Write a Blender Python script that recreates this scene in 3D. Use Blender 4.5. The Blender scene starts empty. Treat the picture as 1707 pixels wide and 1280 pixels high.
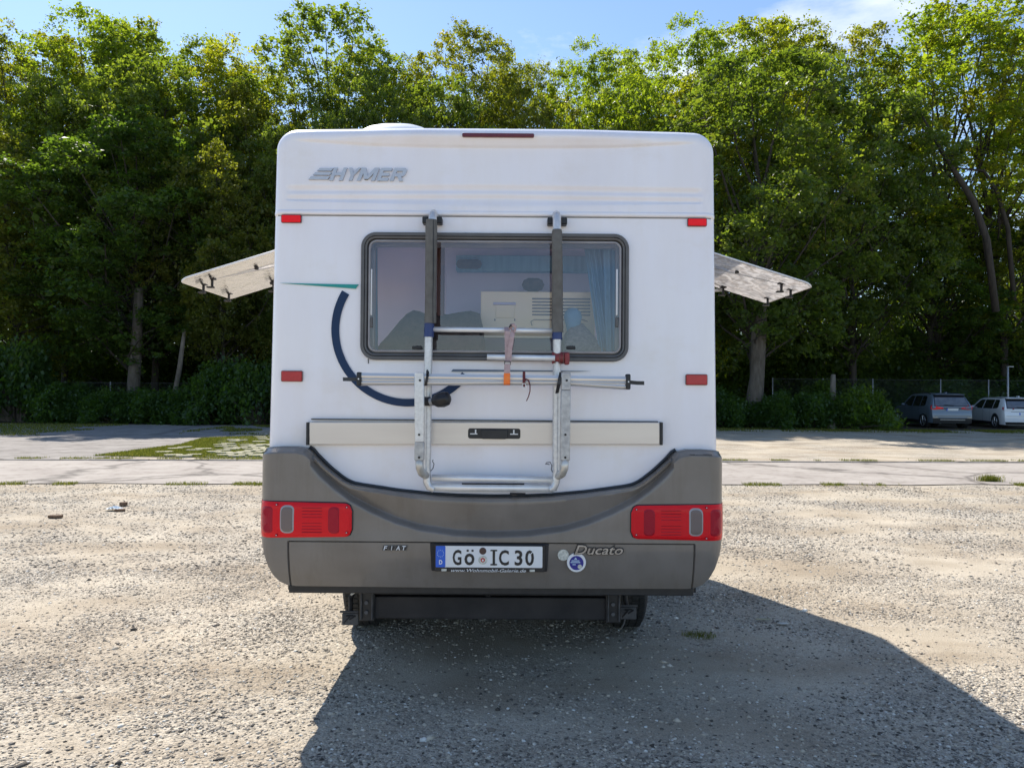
import bpy, math, random
import numpy as np
from mathutils import Vector, Matrix, noise as mnoise
random.seed(7); RNG = np.random.default_rng(7)
scene = bpy.context.scene
COL = scene.collection
R = math.radians

# ------------------------------------------------------------------ camera
FPX = 1200.0; HCAM = 1.52; ROLL = 0.0075; PITCH = math.atan(15.0 / FPX)
CR = Vector((1, 0, 0)); CF = Vector((0, math.cos(PITCH), math.sin(PITCH))); CU = Vector((0, -math.sin(PITCH), math.cos(PITCH)))
CR2 = CR * math.cos(ROLL) + CU * math.sin(ROLL); CU2 = CU * math.cos(ROLL) - CR * math.sin(ROLL)
cam_data = bpy.data.cameras.new('camera'); cam = bpy.data.objects.new('camera', cam_data); COL.objects.link(cam)
cam_data.sensor_width = 36; cam_data.lens = 36 * FPX / 1707; cam_data.clip_start = 0.05; cam_data.clip_end = 2000
m = Matrix((CR2, CU2, -CF)).transposed().to_4x4(); m.translation = Vector((0, 0, HCAM)); cam.matrix_world = m
scene.camera = cam

def at(px, py, Y):
    """world point on the plane at distance Y for a photograph pixel (1707 x 1280)"""
    d = CF + CR2 * ((px - 853.5) / FPX) + CU2 * ((640 - py) / FPX)
    return Vector((0, 0, HCAM)) + d * (Y / d.y)
def ground_at(px, py):
    d = CF + CR2 * ((px - 853.5) / FPX) + CU2 * ((640 - py) / FPX)
    return Vector((0, 0, HCAM)) + d * (-HCAM / d.z)

# ------------------------------------------------------------------ light
SUN = Vector((-0.475, 0.75, 1.0)).normalized()          # direction towards the sun
ELEV = math.asin(SUN.z); AZ = math.atan2(SUN.x, SUN.y)   # azimuth from +Y, positive to +X
world = bpy.data.worlds.new('World'); scene.world = world; world.use_nodes = True
wn = world.node_tree.nodes; wl = world.node_tree.links; wn.clear()
wo = wn.new('ShaderNodeOutputWorld'); wb = wn.new('ShaderNodeBackground'); sky = wn.new('ShaderNodeTexSky')
sky.sky_type = 'NISHITA'; sky.sun_disc = False; sky.sun_elevation = ELEV; sky.sun_rotation = AZ
sky.air_density = 1.0; sky.dust_density = 0.15; sky.ozone_density = 2.6
wb.inputs['Strength'].default_value = 0.12
tc = wn.new('ShaderNodeTexCoord'); mp = wn.new('ShaderNodeMapping'); mp.inputs['Scale'].default_value = (1.0, 1.0, 2.6)
mp.inputs['Location'].default_value = (0.32, 0.1, 0.2)
n1 = wn.new('ShaderNodeTexNoise'); n1.inputs['Scale'].default_value = 2.6; n1.inputs['Detail'].default_value = 9; n1.inputs['Roughness'].default_value = 0.58
cr = wn.new('ShaderNodeValToRGB'); cr.color_ramp.elements[0].position = 0.57; cr.color_ramp.elements[1].position = 0.78
mx = wn.new('ShaderNodeMix'); mx.data_type = 'RGBA'
mx.inputs[7].default_value = (6.2, 6.4, 6.8, 1)
wl.new(tc.outputs['Generated'], mp.inputs['Vector']); wl.new(mp.outputs[0], n1.inputs['Vector']); wl.new(n1.outputs['Fac'], cr.inputs[0])
wl.new(cr.outputs[0], mx.inputs[0]); wl.new(sky.outputs[0], mx.inputs[6]); wl.new(mx.outputs[2], wb.inputs['Color']); wl.new(wb.outputs[0], wo.inputs['Surface'])
sl = bpy.data.lights.new('sun', 'SUN'); sl.energy = 4.6; sl.angle = R(0.53); sl.color = (1.0, 0.945, 0.86)
sun = bpy.data.objects.new('sun', sl); COL.objects.link(sun); sun.rotation_euler = (-SUN).to_track_quat('-Z', 'Y').to_euler(); sun.location = (-10, 20, 40)
vs = scene.view_settings; scene.display_settings.display_device = 'sRGB'
vs.view_transform = 'Standard'; vs.look = 'None'; vs.gamma = 1; vs.use_curve_mapping = False; vs.exposure = 0.78
scene.cycles.max_bounces = 8; scene.cycles.transparent_max_bounces = 12

# ------------------------------------------------------------------ helpers
WPOS = {}
def finish(o, label=None, cat=None, group=None, kind=None):
    if label: o['label'] = label
    if cat: o['category'] = cat
    if group: o['group'] = group
    if kind: o['kind'] = kind
    return o
def empty(name, loc, parent=None, **k):
    o = bpy.data.objects.new(name, None); COL.objects.link(o); o.empty_display_size = 0.3
    loc = Vector(loc); WPOS[o.name] = loc
    if parent: o.parent = parent; o.location = loc - WPOS[parent.name]
    else: o.location = loc
    return finish(o, **k)
def place(o, me_center, parent):
    WPOS[o.name] = me_center
    if parent: o.parent = parent; o.location = me_center - WPOS[parent.name]
    else: o.location = me_center
def obj(name, verts, faces, mat, parent=None, smooth=False, bevel=0, bseg=2, subs=0, base=False, flip=False, autosmooth=None, **k):
    V = [Vector(v) for v in verts]
    lo = Vector([min(v[i] for v in V) for i in range(3)]); hi = Vector([max(v[i] for v in V) for i in range(3)])
    c = (lo + hi) / 2
    if base: c.z = lo.z
    me = bpy.data.meshes.new(name)
    if flip: faces = [tuple(reversed(f)) for f in faces]
    me.from_pydata([tuple(v - c) for v in V], [], faces)
    me.materials.append(mat)
    if smooth: me.polygons.foreach_set('use_smooth', [True] * len(me.polygons))
    me.update()
    o = bpy.data.objects.new(name, me); COL.objects.link(o); place(o, c, parent)
    if smooth and autosmooth: me.set_sharp_from_angle(angle=R(autosmooth))
    if bevel:
        b = o.modifiers.new('b', 'BEVEL'); b.width = bevel; b.segments = bseg; b.limit_method = 'ANGLE'; b.angle_limit = R(40); b.harden_normals = False
        me.polygons.foreach_set('use_smooth', [True] * len(me.polygons)); me.set_sharp_from_angle(angle=R(50))
    if subs:
        s = o.modifiers.new('s', 'SUBSURF'); s.levels = subs; s.render_levels = subs
    return finish(o, **k)
class MB:
    def __init__(s): s.v = []; s.f = []
    def add(s, v, f):
        n = len(s.v); s.v += [tuple(p) for p in v]; s.f += [tuple(i + n for i in q) for q in f]; return s
    def box(s, x0, x1, y0, y1, z0, z1):
        v = [(x, y, z) for z in (z0, z1) for y in (y0, y1) for x in (x0, x1)]
        return s.add(v, [(0, 2, 3, 1), (4, 5, 7, 6), (0, 1, 5, 4), (2, 6, 7, 3), (0, 4, 6, 2), (1, 3, 7, 5)])
    def prism(s, pts, y0, y1):
        """closed outline pts [(x,z)] extruded along y; counter-clockwise seen from -Y"""
        n = len(pts)
        a = sum(pts[i][0] * pts[(i + 1) % n][1] - pts[(i + 1) % n][0] * pts[i][1] for i in range(n))
        if a < 0: pts = pts[::-1]
        v = [(x, y0, z) for x, z in pts] + [(x, y1, z) for x, z in pts]
        f = [tuple(range(n)), tuple(reversed(range(n, 2 * n)))] + [(i + n, (i + 1) % n + n, (i + 1) % n, i) for i in range(n)]
        return s.add(v, f)
    def tube(s, pts, r, seg=12, cap=True):
        pts = [Vector(p) for p in pts]; n = len(pts)
        rr = r if isinstance(r, (list, tuple)) else [r] * n
        v = []; prev = None
        for i, p in enumerate(pts):
            t = (pts[min(i + 1, n - 1)] - pts[max(i - 1, 0)]).normalized()
            if prev is None:
                a = Vector((0, 0, 1)) if abs(t.z) < 0.9 else Vector((1, 0, 0))
                u = t.cross(a).normalized()
            else:
                u = (prev - t * prev.dot(t)).normalized()
            prev = u; w = t.cross(u)
            for k in range(seg):
                a = 2 * math.pi * k / seg
                v.append(p + (u * math.cos(a) + w * math.sin(a)) * rr[i])
        f = []
        for i in range(n - 1):
            for k in range(seg):
                a = i * seg + k; b = i * seg + (k + 1) % seg
                f.append((a, b, b + seg, a + seg))
        if cap: f.append(tuple(reversed(range(seg)))); f.append(tuple(range((n - 1) * seg, n * seg)))
        return s.add(v, f)
    def flat_ribbon(s, pts, w, t):
        """strap: list of (centre point, across vector)"""
        v = []
        for p, a in pts:
            p = Vector(p); a = Vector(a).normalized() * (w / 2)
            for q in (p - a, p + a, p + a + Vector((0, t, 0)), p - a + Vector((0, t, 0))): v.append(q)
        f = []
        for i in range(len(pts) - 1):
            b = i * 4
            for k in range(4): f.append((b + k, b + (k + 1) % 4, b + 4 + (k + 1) % 4, b + 4 + k))
        e = (len(pts) - 1) * 4
        f += [(3, 2, 1, 0), (e, e + 1, e + 2, e + 3)]
        return s.add(v, f)
    def build(s, name, mat, parent=None, **k): return obj(name, s.v, s.f, mat, parent, **k)
def arc_pts(p0, pc, p1, n=6):
    """rounded corner (quadratic) from p0 to p1 about the corner pc"""
    p0, pc, p1 = Vector(p0), Vector(pc), Vector(p1)
    return [p0 * (1 - t) ** 2 + pc * 2 * t * (1 - t) + p1 * t * t for t in [i / n for i in range(n + 1)]]
def rrect(x0, x1, z0, z1, r, n=8):
    out = []
    for cx, cz, a0 in ((x1 - r, z0 + r, -90), (x1 - r, z1 - r, 0), (x0 + r, z1 - r, 90), (x0 + r, z0 + r, 180)):
        for i in range(n + 1):
            a = R(a0 + 90 * i / n); out.append((cx + r * math.cos(a), cz + r * math.sin(a)))
    return out
def ring_sweep(name, box, r, prof, mat, parent, n=8, **k):
    """closed frame along a rounded rectangle; prof = [(inset, y)]"""
    x0, x1, z0, z1 = box; V = []; F = []; m_ = None
    for ins, y in prof:
        pts = rrect(x0 + ins, x1 - ins, z0 + ins, z1 - ins, max(r - ins, 0.004), n); m_ = len(pts)
        V += [(x, y, z) for x, z in pts]
    q = len(prof)
    for j in range(q - 1):
        for i in range(m_):
            a = j * m_ + i; b = j * m_ + (i + 1) % m_
            F.append((a, b, b + m_, a + m_))
    return obj(name, V, F, mat, parent, smooth=True, autosmooth=40, **k)

def pm(name, c1, c2=None, scale=8.0, rough=0.5, metal=0.0, bump=0.0, bscale=None, coat=0.0, detail=6, spec=None, rvar=0.0, lo=0.35, hi=0.65, stretch=None, emit=None):
    mt = bpy.data.materials.new(name); mt.use_nodes = True; nt = mt.node_tree; b = nt.nodes['Principled BSDF']
    b.inputs['Roughness'].default_value = rough; b.inputs['Metallic'].default_value = metal; b.inputs['Coat Weight'].default_value = coat
    b.inputs['Coat Roughness'].default_value = 0.06
    if spec is not None: b.inputs['Specular IOR Level'].default_value = spec
    b.inputs['Base Color'].default_value = (*c1, 1)
    tcn = nt.nodes.new('ShaderNodeTexCoord'); mpn = nt.nodes.new('ShaderNodeMapping'); nt.links.new(tcn.outputs['Object'], mpn.inputs[0])
    if stretch: mpn.inputs['Scale'].default_value = stretch
    nz = nt.nodes.new('ShaderNodeTexNoise'); nz.inputs['Scale'].default_value = scale; nz.inputs['Detail'].default_value = detail
    nt.links.new(mpn.outputs[0], nz.inputs['Vector'])
    if c2 is not None:
        rp = nt.nodes.new('ShaderNodeValToRGB'); e = rp.color_ramp.elements
        e[0].position = lo; e[0].color = (*c1, 1); e[1].position = hi; e[1].color = (*c2, 1)
        nt.links.new(nz.outputs['Fac'], rp.inputs[0]); nt.links.new(rp.outputs[0], b.inputs['Base Color'])
    if rvar:
        mr = nt.nodes.new('ShaderNodeMapRange'); mr.inputs['To Min'].default_value = max(rough - rvar, 0.02); mr.inputs['To Max'].default_value = rough + rvar
        nt.links.new(nz.outputs['Fac'], mr.inputs['Value']); nt.links.new(mr.outputs[0], b.inputs['Roughness'])
    if bump:
        nb = nt.nodes.new('ShaderNodeTexNoise'); nb.inputs['Scale'].default_value = bscale or scale * 4; nb.inputs['Detail'].default_value = 4
        nt.links.new(mpn.outputs[0], nb.inputs['Vector'])
        bp = nt.nodes.new('ShaderNodeBump'); bp.inputs['Strength'].default_value = 1.0; bp.inputs['Distance'].default_value = bump
        nt.links.new(nb.outputs['Fac'], bp.inputs['Height']); nt.links.new(bp.outputs[0], b.inputs['Normal'])
    return mt

M = {}
M['white'] = pm('white_paint', (0.855, 0.835, 0.89), (0.885, 0.87, 0.915), 2.2, 0.30, coat=0.25, rvar=0.05, bump=0.0006, bscale=3)
def streaks(mt, lo, sc=(9, 9, 0.7), pos=(0.32, 0.62), spot=0.0):
    """faint run-off streaks and grime over a paint"""
    nt = mt.node_tree; N = nt.nodes.new; L = nt.links.new; b = nt.nodes['Principled BSDF']; src = b.inputs['Base Color'].links[0].from_socket
    t = N('ShaderNodeTexCoord'); mp_ = N('ShaderNodeMapping'); mp_.inputs['Scale'].default_value = sc; L(t.outputs['Object'], mp_.inputs[0])
    n = N('ShaderNodeTexNoise'); n.inputs['Scale'].default_value = 1.6; n.inputs['Detail'].default_value = 9; n.inputs['Roughness'].default_value = 0.65; L(mp_.outputs[0], n.inputs['Vector'])
    r = N('ShaderNodeValToRGB'); e = r.color_ramp.elements; e[0].position = pos[0]; e[0].color = (lo, lo * 0.985, lo * 0.955, 1); e[1].position = pos[1]; e[1].color = (1, 1, 1, 1); L(n.outputs['Fac'], r.inputs[0])
    m_ = N('ShaderNodeMix'); m_.data_type = 'RGBA'; m_.blend_type = 'MULTIPLY'; m_.inputs[0].default_value = 1; L(src, m_.inputs[6]); L(r.outputs[0], m_.inputs[7]); L(m_.outputs[2], b.inputs['Base Color'])
streaks(M['white'], 0.965, (3.5, 3.5, 0.5), (0.30, 0.60)); streaks(M['white'], 0.965, (2.0, 2.0, 2.6), (0.30, 0.46))
M['white_plastic'] = pm('white_plastic', (0.78, 0.78, 0.78), (0.72, 0.73, 0.74), 6, 0.35)
M['cream'] = pm('cream_anodised', (0.66, 0.60, 0.55), (0.71, 0.65, 0.59), 7, 0.34, metal=0.35, rvar=0.05, stretch=(0.3, 1, 3))
M['grey'] = pm('grey_bumper', (0.172, 0.153, 0.138), (0.200, 0.180, 0.163), 5, 0.34, rvar=0.10, bump=0.0003, bscale=500, coat=0.35)
streaks(M['grey'], 0.90, (1.5, 1.5, 2.5), (0.35, 0.6)); streaks(M['grey'], 0.92, (14, 14, 1.5), (0.35, 0.5))
M['grey2'] = pm('grey_side', (0.13, 0.13, 0.13), (0.15, 0.15, 0.15), 5, 0.5)
M['black'] = pm('black_plastic', (0.012, 0.012, 0.014), (0.022, 0.022, 0.024), 20, 0.5)
M['rubber'] = pm('rubber', (0.018, 0.018, 0.018), (0.03, 0.029, 0.028), 14, 0.8, bump=0.001, bscale=90)
M['frame'] = pm('window_frame_plastic', (0.085, 0.083, 0.085), (0.105, 0.103, 0.104), 12, 0.42)
M['frame_light'] = pm('window_inner_rim', (0.30, 0.29, 0.31), (0.36, 0.35, 0.36), 12, 0.35)
M['chassis'] = pm('chassis_steel', (0.012, 0.012, 0.015), (0.030, 0.028, 0.030), 6, 0.6, metal=0.2, bump=0.001, bscale=40)
M['dusty'] = pm('dusty_black', (0.05, 0.052, 0.058), (0.10, 0.10, 0.105), 25, 0.75)
M['alu'] = pm('aluminium', (0.76, 0.77, 0.79), (0.82, 0.83, 0.85), 22, 0.42, metal=0.45, rvar=0.08, stretch=(1, 1, 0.3))
M['alu_rail'] = pm('aluminium_rail', (0.70, 0.68, 0.66), (0.78, 0.76, 0.73), 12, 0.33, metal=0.65, stretch=(0.3, 2, 2))
M['alu_old'] = pm('worn_aluminium', (0.36, 0.36, 0.37), (0.52, 0.52, 0.52), 45, 0.5, metal=0.6, bump=0.0004, bscale=160)
M['alu_pale'] = pm('pale_aluminium', (0.58, 0.58, 0.59), (0.70, 0.70, 0.71), 60, 0.4, metal=0.55, bump=0.0003, bscale=160)
M['alu_dirty'] = pm('dirty_aluminium', (0.50, 0.48, 0.44), (0.68, 0.66, 0.62), 20, 0.4, metal=0.5)
M['foam'] = pm('foam_sleeve', (0.115, 0.11, 0.10), (0.15, 0.145, 0.135), 30, 0.85, bump=0.0012, bscale=150)
M['blue_tape'] = pm('blue_tape', (0.012, 0.030, 0.13), (0.015, 0.04, 0.16), 10, 0.4)
M['navy'] = pm('navy_decal', (0.008, 0.030, 0.085), (0.011, 0.036, 0.100), 3, 0.5, spec=0.3)
M['teal'] = pm('teal_decal', (0.0, 0.27, 0.25), (0.0, 0.30, 0.28), 3, 0.35)
M['slate'] = pm('slate_decal', (0.10, 0.14, 0.20), (0.12, 0.16, 0.22), 3, 0.4)
M['seam'] = pm('seam_sealant', (0.20, 0.20, 0.21), (0.28, 0.28, 0.28), 9, 0.7)
M['gasket'] = pm('gasket', (0.02, 0.022, 0.028), (0.035, 0.038, 0.045), 9, 0.5)
M['redrefl'] = pm('red_reflector', (0.95, 0.006, 0.012), (1.0, 0.01, 0.015), 60, 0.35, metal=0.5)
M['crimson'] = pm('dark_red_reflector', (0.40, 0.002, 0.012), (0.46, 0.004, 0.015), 60, 0.3, coat=0.15)
M['maroon'] = pm('maroon_lens', (0.10, 0.004, 0.008), (0.13, 0.008, 0.010), 30, 0.2, coat=0.4)
M['clamp'] = pm('faded_red_plastic', (0.20, 0.025, 0.03), (0.27, 0.045, 0.045), 40, 0.55)
M['strap'] = pm('faded_pink_strap', (0.42, 0.30, 0.30), (0.50, 0.37, 0.37), 60, 0.9, bump=0.0008, bscale=400)
M['orange'] = pm('orange_strap', (0.95, 0.20, 0.035), (0.9, 0.26, 0.06), 60, 0.8)
M['redcord'] = pm('dark_red_strap', (0.09, 0.015, 0.02), (0.16, 0.03, 0.035), 60, 0.8)
M['chrome'] = pm('chrome_letters', (0.24, 0.23, 0.22), (0.42, 0.41, 0.40), 30, 0.3, metal=0.6)
M['badge'] = pm('silver_grey_badge', (0.46, 0.49, 0.55), (0.50, 0.53, 0.59), 20, 0.4, metal=0.3)
M['plate'] = pm('plate_white', (0.74, 0.75, 0.78), (0.78, 0.79, 0.80), 8, 0.4)
M['euroblue'] = pm('euro_blue', (0.01, 0.11, 0.60), None, 5, 0.35)
M['ink'] = pm('black_ink', (0.012, 0.012, 0.015), None, 5, 0.45)
M['starcol'] = pm('pale_star', (0.45, 0.60, 0.75), None, 5, 0.5)
M['deepblue'] = pm('deep_blue_sticker', (0.012, 0.016, 0.24), None, 5, 0.35)
M['sealgrey'] = pm('seal_silver', (0.36, 0.40, 0.40), (0.60, 0.64, 0.62), 90, 0.35, metal=0.3)
M['cloth_white'] = pm('curtain_white', (0.6, 0.6, 0.64), None, 5, 0.8)

def lens_mat(name, col, rough=0.08):
    mt = bpy.data.materials.new(name); mt.use_nodes = True; nt = mt.node_tree; b = nt.nodes['Principled BSDF']
    b.inputs['Base Color'].default_value = (*col, 1); b.inputs['Roughness'].default_value = 0.17; b.inputs['Metallic'].default_value = 0.55 if col[0] > 0.7 else 0.2
    b.inputs['Coat Weight'].default_value = 0.2; b.inputs['Coat Roughness'].default_value = rough; b.inputs['Specular IOR Level'].default_value = 0.25
    w = nt.nodes.new('ShaderNodeTexWave'); w.bands_direction = 'Z'; w.inputs['Scale'].default_value = 60
    t = nt.nodes.new('ShaderNodeTexCoord'); nt.links.new(t.outputs['Object'], w.inputs['Vector'])
    bp = nt.nodes.new('ShaderNodeBump'); bp.inputs['Distance'].default_value = 0.0006; nt.links.new(w.outputs['Fac'], bp.inputs['Height']); nt.links.new(bp.outputs[0], b.inputs['Normal'])
    return mt
M['lens_red'] = lens_mat('tail_lens_red', (0.70, 0.004, 0.013), 0.03)
M['lens_dark'] = lens_mat('tail_lens_deep_red', (0.36, 0.003, 0.02))
M['lens_clear'] = lens_mat('reverse_lens', (0.19, 0.15, 0.14), 0.03)

def glass_mat(name, tint, refl, rough=0.0, bump=0.0):
    mt = bpy.data.materials.new(name); mt.use_nodes = True; nt = mt.node_tree; nt.nodes.clear()
    out = nt.nodes.new('ShaderNodeOutputMaterial'); tr = nt.nodes.new('ShaderNodeBsdfTransparent'); tr.inputs[0].default_value = (*tint, 1)
    gl = nt.nodes.new('ShaderNodeBsdfGlossy'); gl.inputs['Roughness'].default_value = rough; gl.inputs['Color'].default_value = (0.95, 0.95, 1, 1)
    fr = nt.nodes.new('ShaderNodeFresnel'); fr.inputs['IOR'].default_value = 1.5
    ad = nt.nodes.new('ShaderNodeMath'); ad.operation = 'ADD'; ad.use_clamp = True; ad.inputs[1].default_value = refl
    mxs = nt.nodes.new('ShaderNodeMixShader'); nt.links.new(fr.outputs[0], ad.inputs[0]); nt.links.new(ad.outputs[0], mxs.inputs[0])
    nt.links.new(tr.outputs[0], mxs.inputs[1]); nt.links.new(gl.outputs[0], mxs.inputs[2]); nt.links.new(mxs.outputs[0], out.inputs[0])
    if bump:
        t = nt.nodes.new('ShaderNodeTexCoord'); n = nt.nodes.new('ShaderNodeTexNoise'); n.inputs['Scale'].default_value = 9; n.inputs['Detail'].default_value = 3; n.inputs['Distortion'].default_value = 1.5
        nt.links.new(t.outputs['Object'], n.inputs['Vector']); bp = nt.nodes.new('ShaderNodeBump'); bp.inputs['Distance'].default_value = bump
        nt.links.new(n.outputs['Fac'], bp.inputs['Height']); nt.links.new(bp.outputs[0], gl.inputs['Normal'])
    return mt
M['glass'] = glass_mat('tinted_acrylic', (0.92, 0.91, 0.95), 0.035)
def acrylic_mat():
    """scratched acrylic hatch: partly see-through, partly scattering the light that falls on it"""
    mt = bpy.data.materials.new('scratched_acrylic'); mt.use_nodes = True; nt = mt.node_tree; nt.nodes.clear()
    N = nt.nodes.new; L = nt.links.new
    out = N('ShaderNodeOutputMaterial'); tr = N('ShaderNodeBsdfTransparent'); tr.inputs[0].default_value = (0.8, 0.78, 0.76, 1)
    gl = N('ShaderNodeBsdfGlossy'); gl.inputs['Roughness'].default_value = 0.12
    tl = N('ShaderNodeBsdfTranslucent'); tl.inputs[0].default_value = (0.75, 0.69, 0.64, 1)
    t = N('ShaderNodeTexCoord'); n = N('ShaderNodeTexNoise'); n.inputs['Scale'].default_value = 7; n.inputs['Detail'].default_value = 6; n.inputs['Distortion'].default_value = 2.2
    mpn = N('ShaderNodeMapping'); mpn.inputs['Scale'].default_value = (1.6, 1.0, 1.0); L(t.outputs['Object'], mpn.inputs[0]); L(mpn.outputs[0], n.inputs['Vector'])
    rp = N('ShaderNodeValToRGB'); rp.color_ramp.elements[0].position = 0.42; rp.color_ramp.elements[0].color = (0.66, 0.66, 0.66, 1); rp.color_ramp.elements[1].position = 0.56; rp.color_ramp.elements[1].color = (0.92, 0.92, 0.92, 1)
    L(n.outputs['Fac'], rp.inputs[0])
    n3 = N('ShaderNodeTexNoise'); n3.inputs['Scale'].default_value = 10; n3.inputs['Detail'].default_value = 8; n3.inputs['Distortion'].default_value = 3.0; L(t.outputs['Object'], n3.inputs['Vector'])
    rc = N('ShaderNodeValToRGB'); e = rc.color_ramp.elements; e[0].position = 0.42; e[0].color = (0.74, 0.68, 0.63, 1); e[1].position = 0.53; e[1].color = (0.97, 0.93, 0.89, 1); L(n3.outputs['Fac'], rc.inputs[0]); L(rc.outputs[0], tl.inputs[0])
    bpn = N('ShaderNodeBump'); bpn.inputs['Distance'].default_value = 0.003; L(n3.outputs['Fac'], bpn.inputs['Height']); L(bpn.outputs[0], gl.inputs['Normal'])
    m1 = N('ShaderNodeMixShader'); L(rp.outputs[0], m1.inputs[0]); L(tr.outputs[0], m1.inputs[1]); L(tl.outputs[0], m1.inputs[2])
    fr = N('ShaderNodeFresnel'); fr.inputs['IOR'].default_value = 1.38
    m2 = N('ShaderNodeMixShader'); L(fr.outputs[0], m2.inputs[0]); L(m1.outputs[0], m2.inputs[1]); L(gl.outputs[0], m2.inputs[2]); L(m2.outputs[0], out.inputs[0])
    return mt
M['acrylic'] = acrylic_mat()

def text_obj(name, s, box, Y, mat, parent, bold=0.0, shear=0.0, extrude=0.002, spacing=1.0):
    """lettering as solid mesh, fitted to box (x0,x1,z0,z1) at depth Y, facing -Y"""
    cu = bpy.data.curves.new('t', 'FONT'); cu.body = s; cu.size = 1; cu.extrude = 0.01; cu.offset = bold; cu.shear = shear; cu.space_character = spacing; cu.resolution_u = 3
    to = bpy.data.objects.new('t', cu); COL.objects.link(to); dg = bpy.context.evaluated_depsgraph_get(); dg.update()
    me = bpy.data.meshes.new_from_object(to.evaluated_get(dg)); bpy.data.objects.remove(to); bpy.data.curves.remove(cu)
    xs = [v.co.x for v in me.vertices]; ys = [v.co.y for v in me.vertices]
    x0, x1, z0, z1 = box; sx = (x1 - x0) / (max(xs) - min(xs)); sz = (z1 - z0) / (max(ys) - min(ys))
    V = [((v.co.x - min(xs)) * sx + x0, Y - (v.co.z / 0.01) * extrude, (v.co.y - min(ys)) * sz + z0) for v in me.vertices]
    F = [tuple(p.vertices) for p in me.polygons]; bpy.data.meshes.remove(me)
    return obj(name, V, F, mat, parent)
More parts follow.
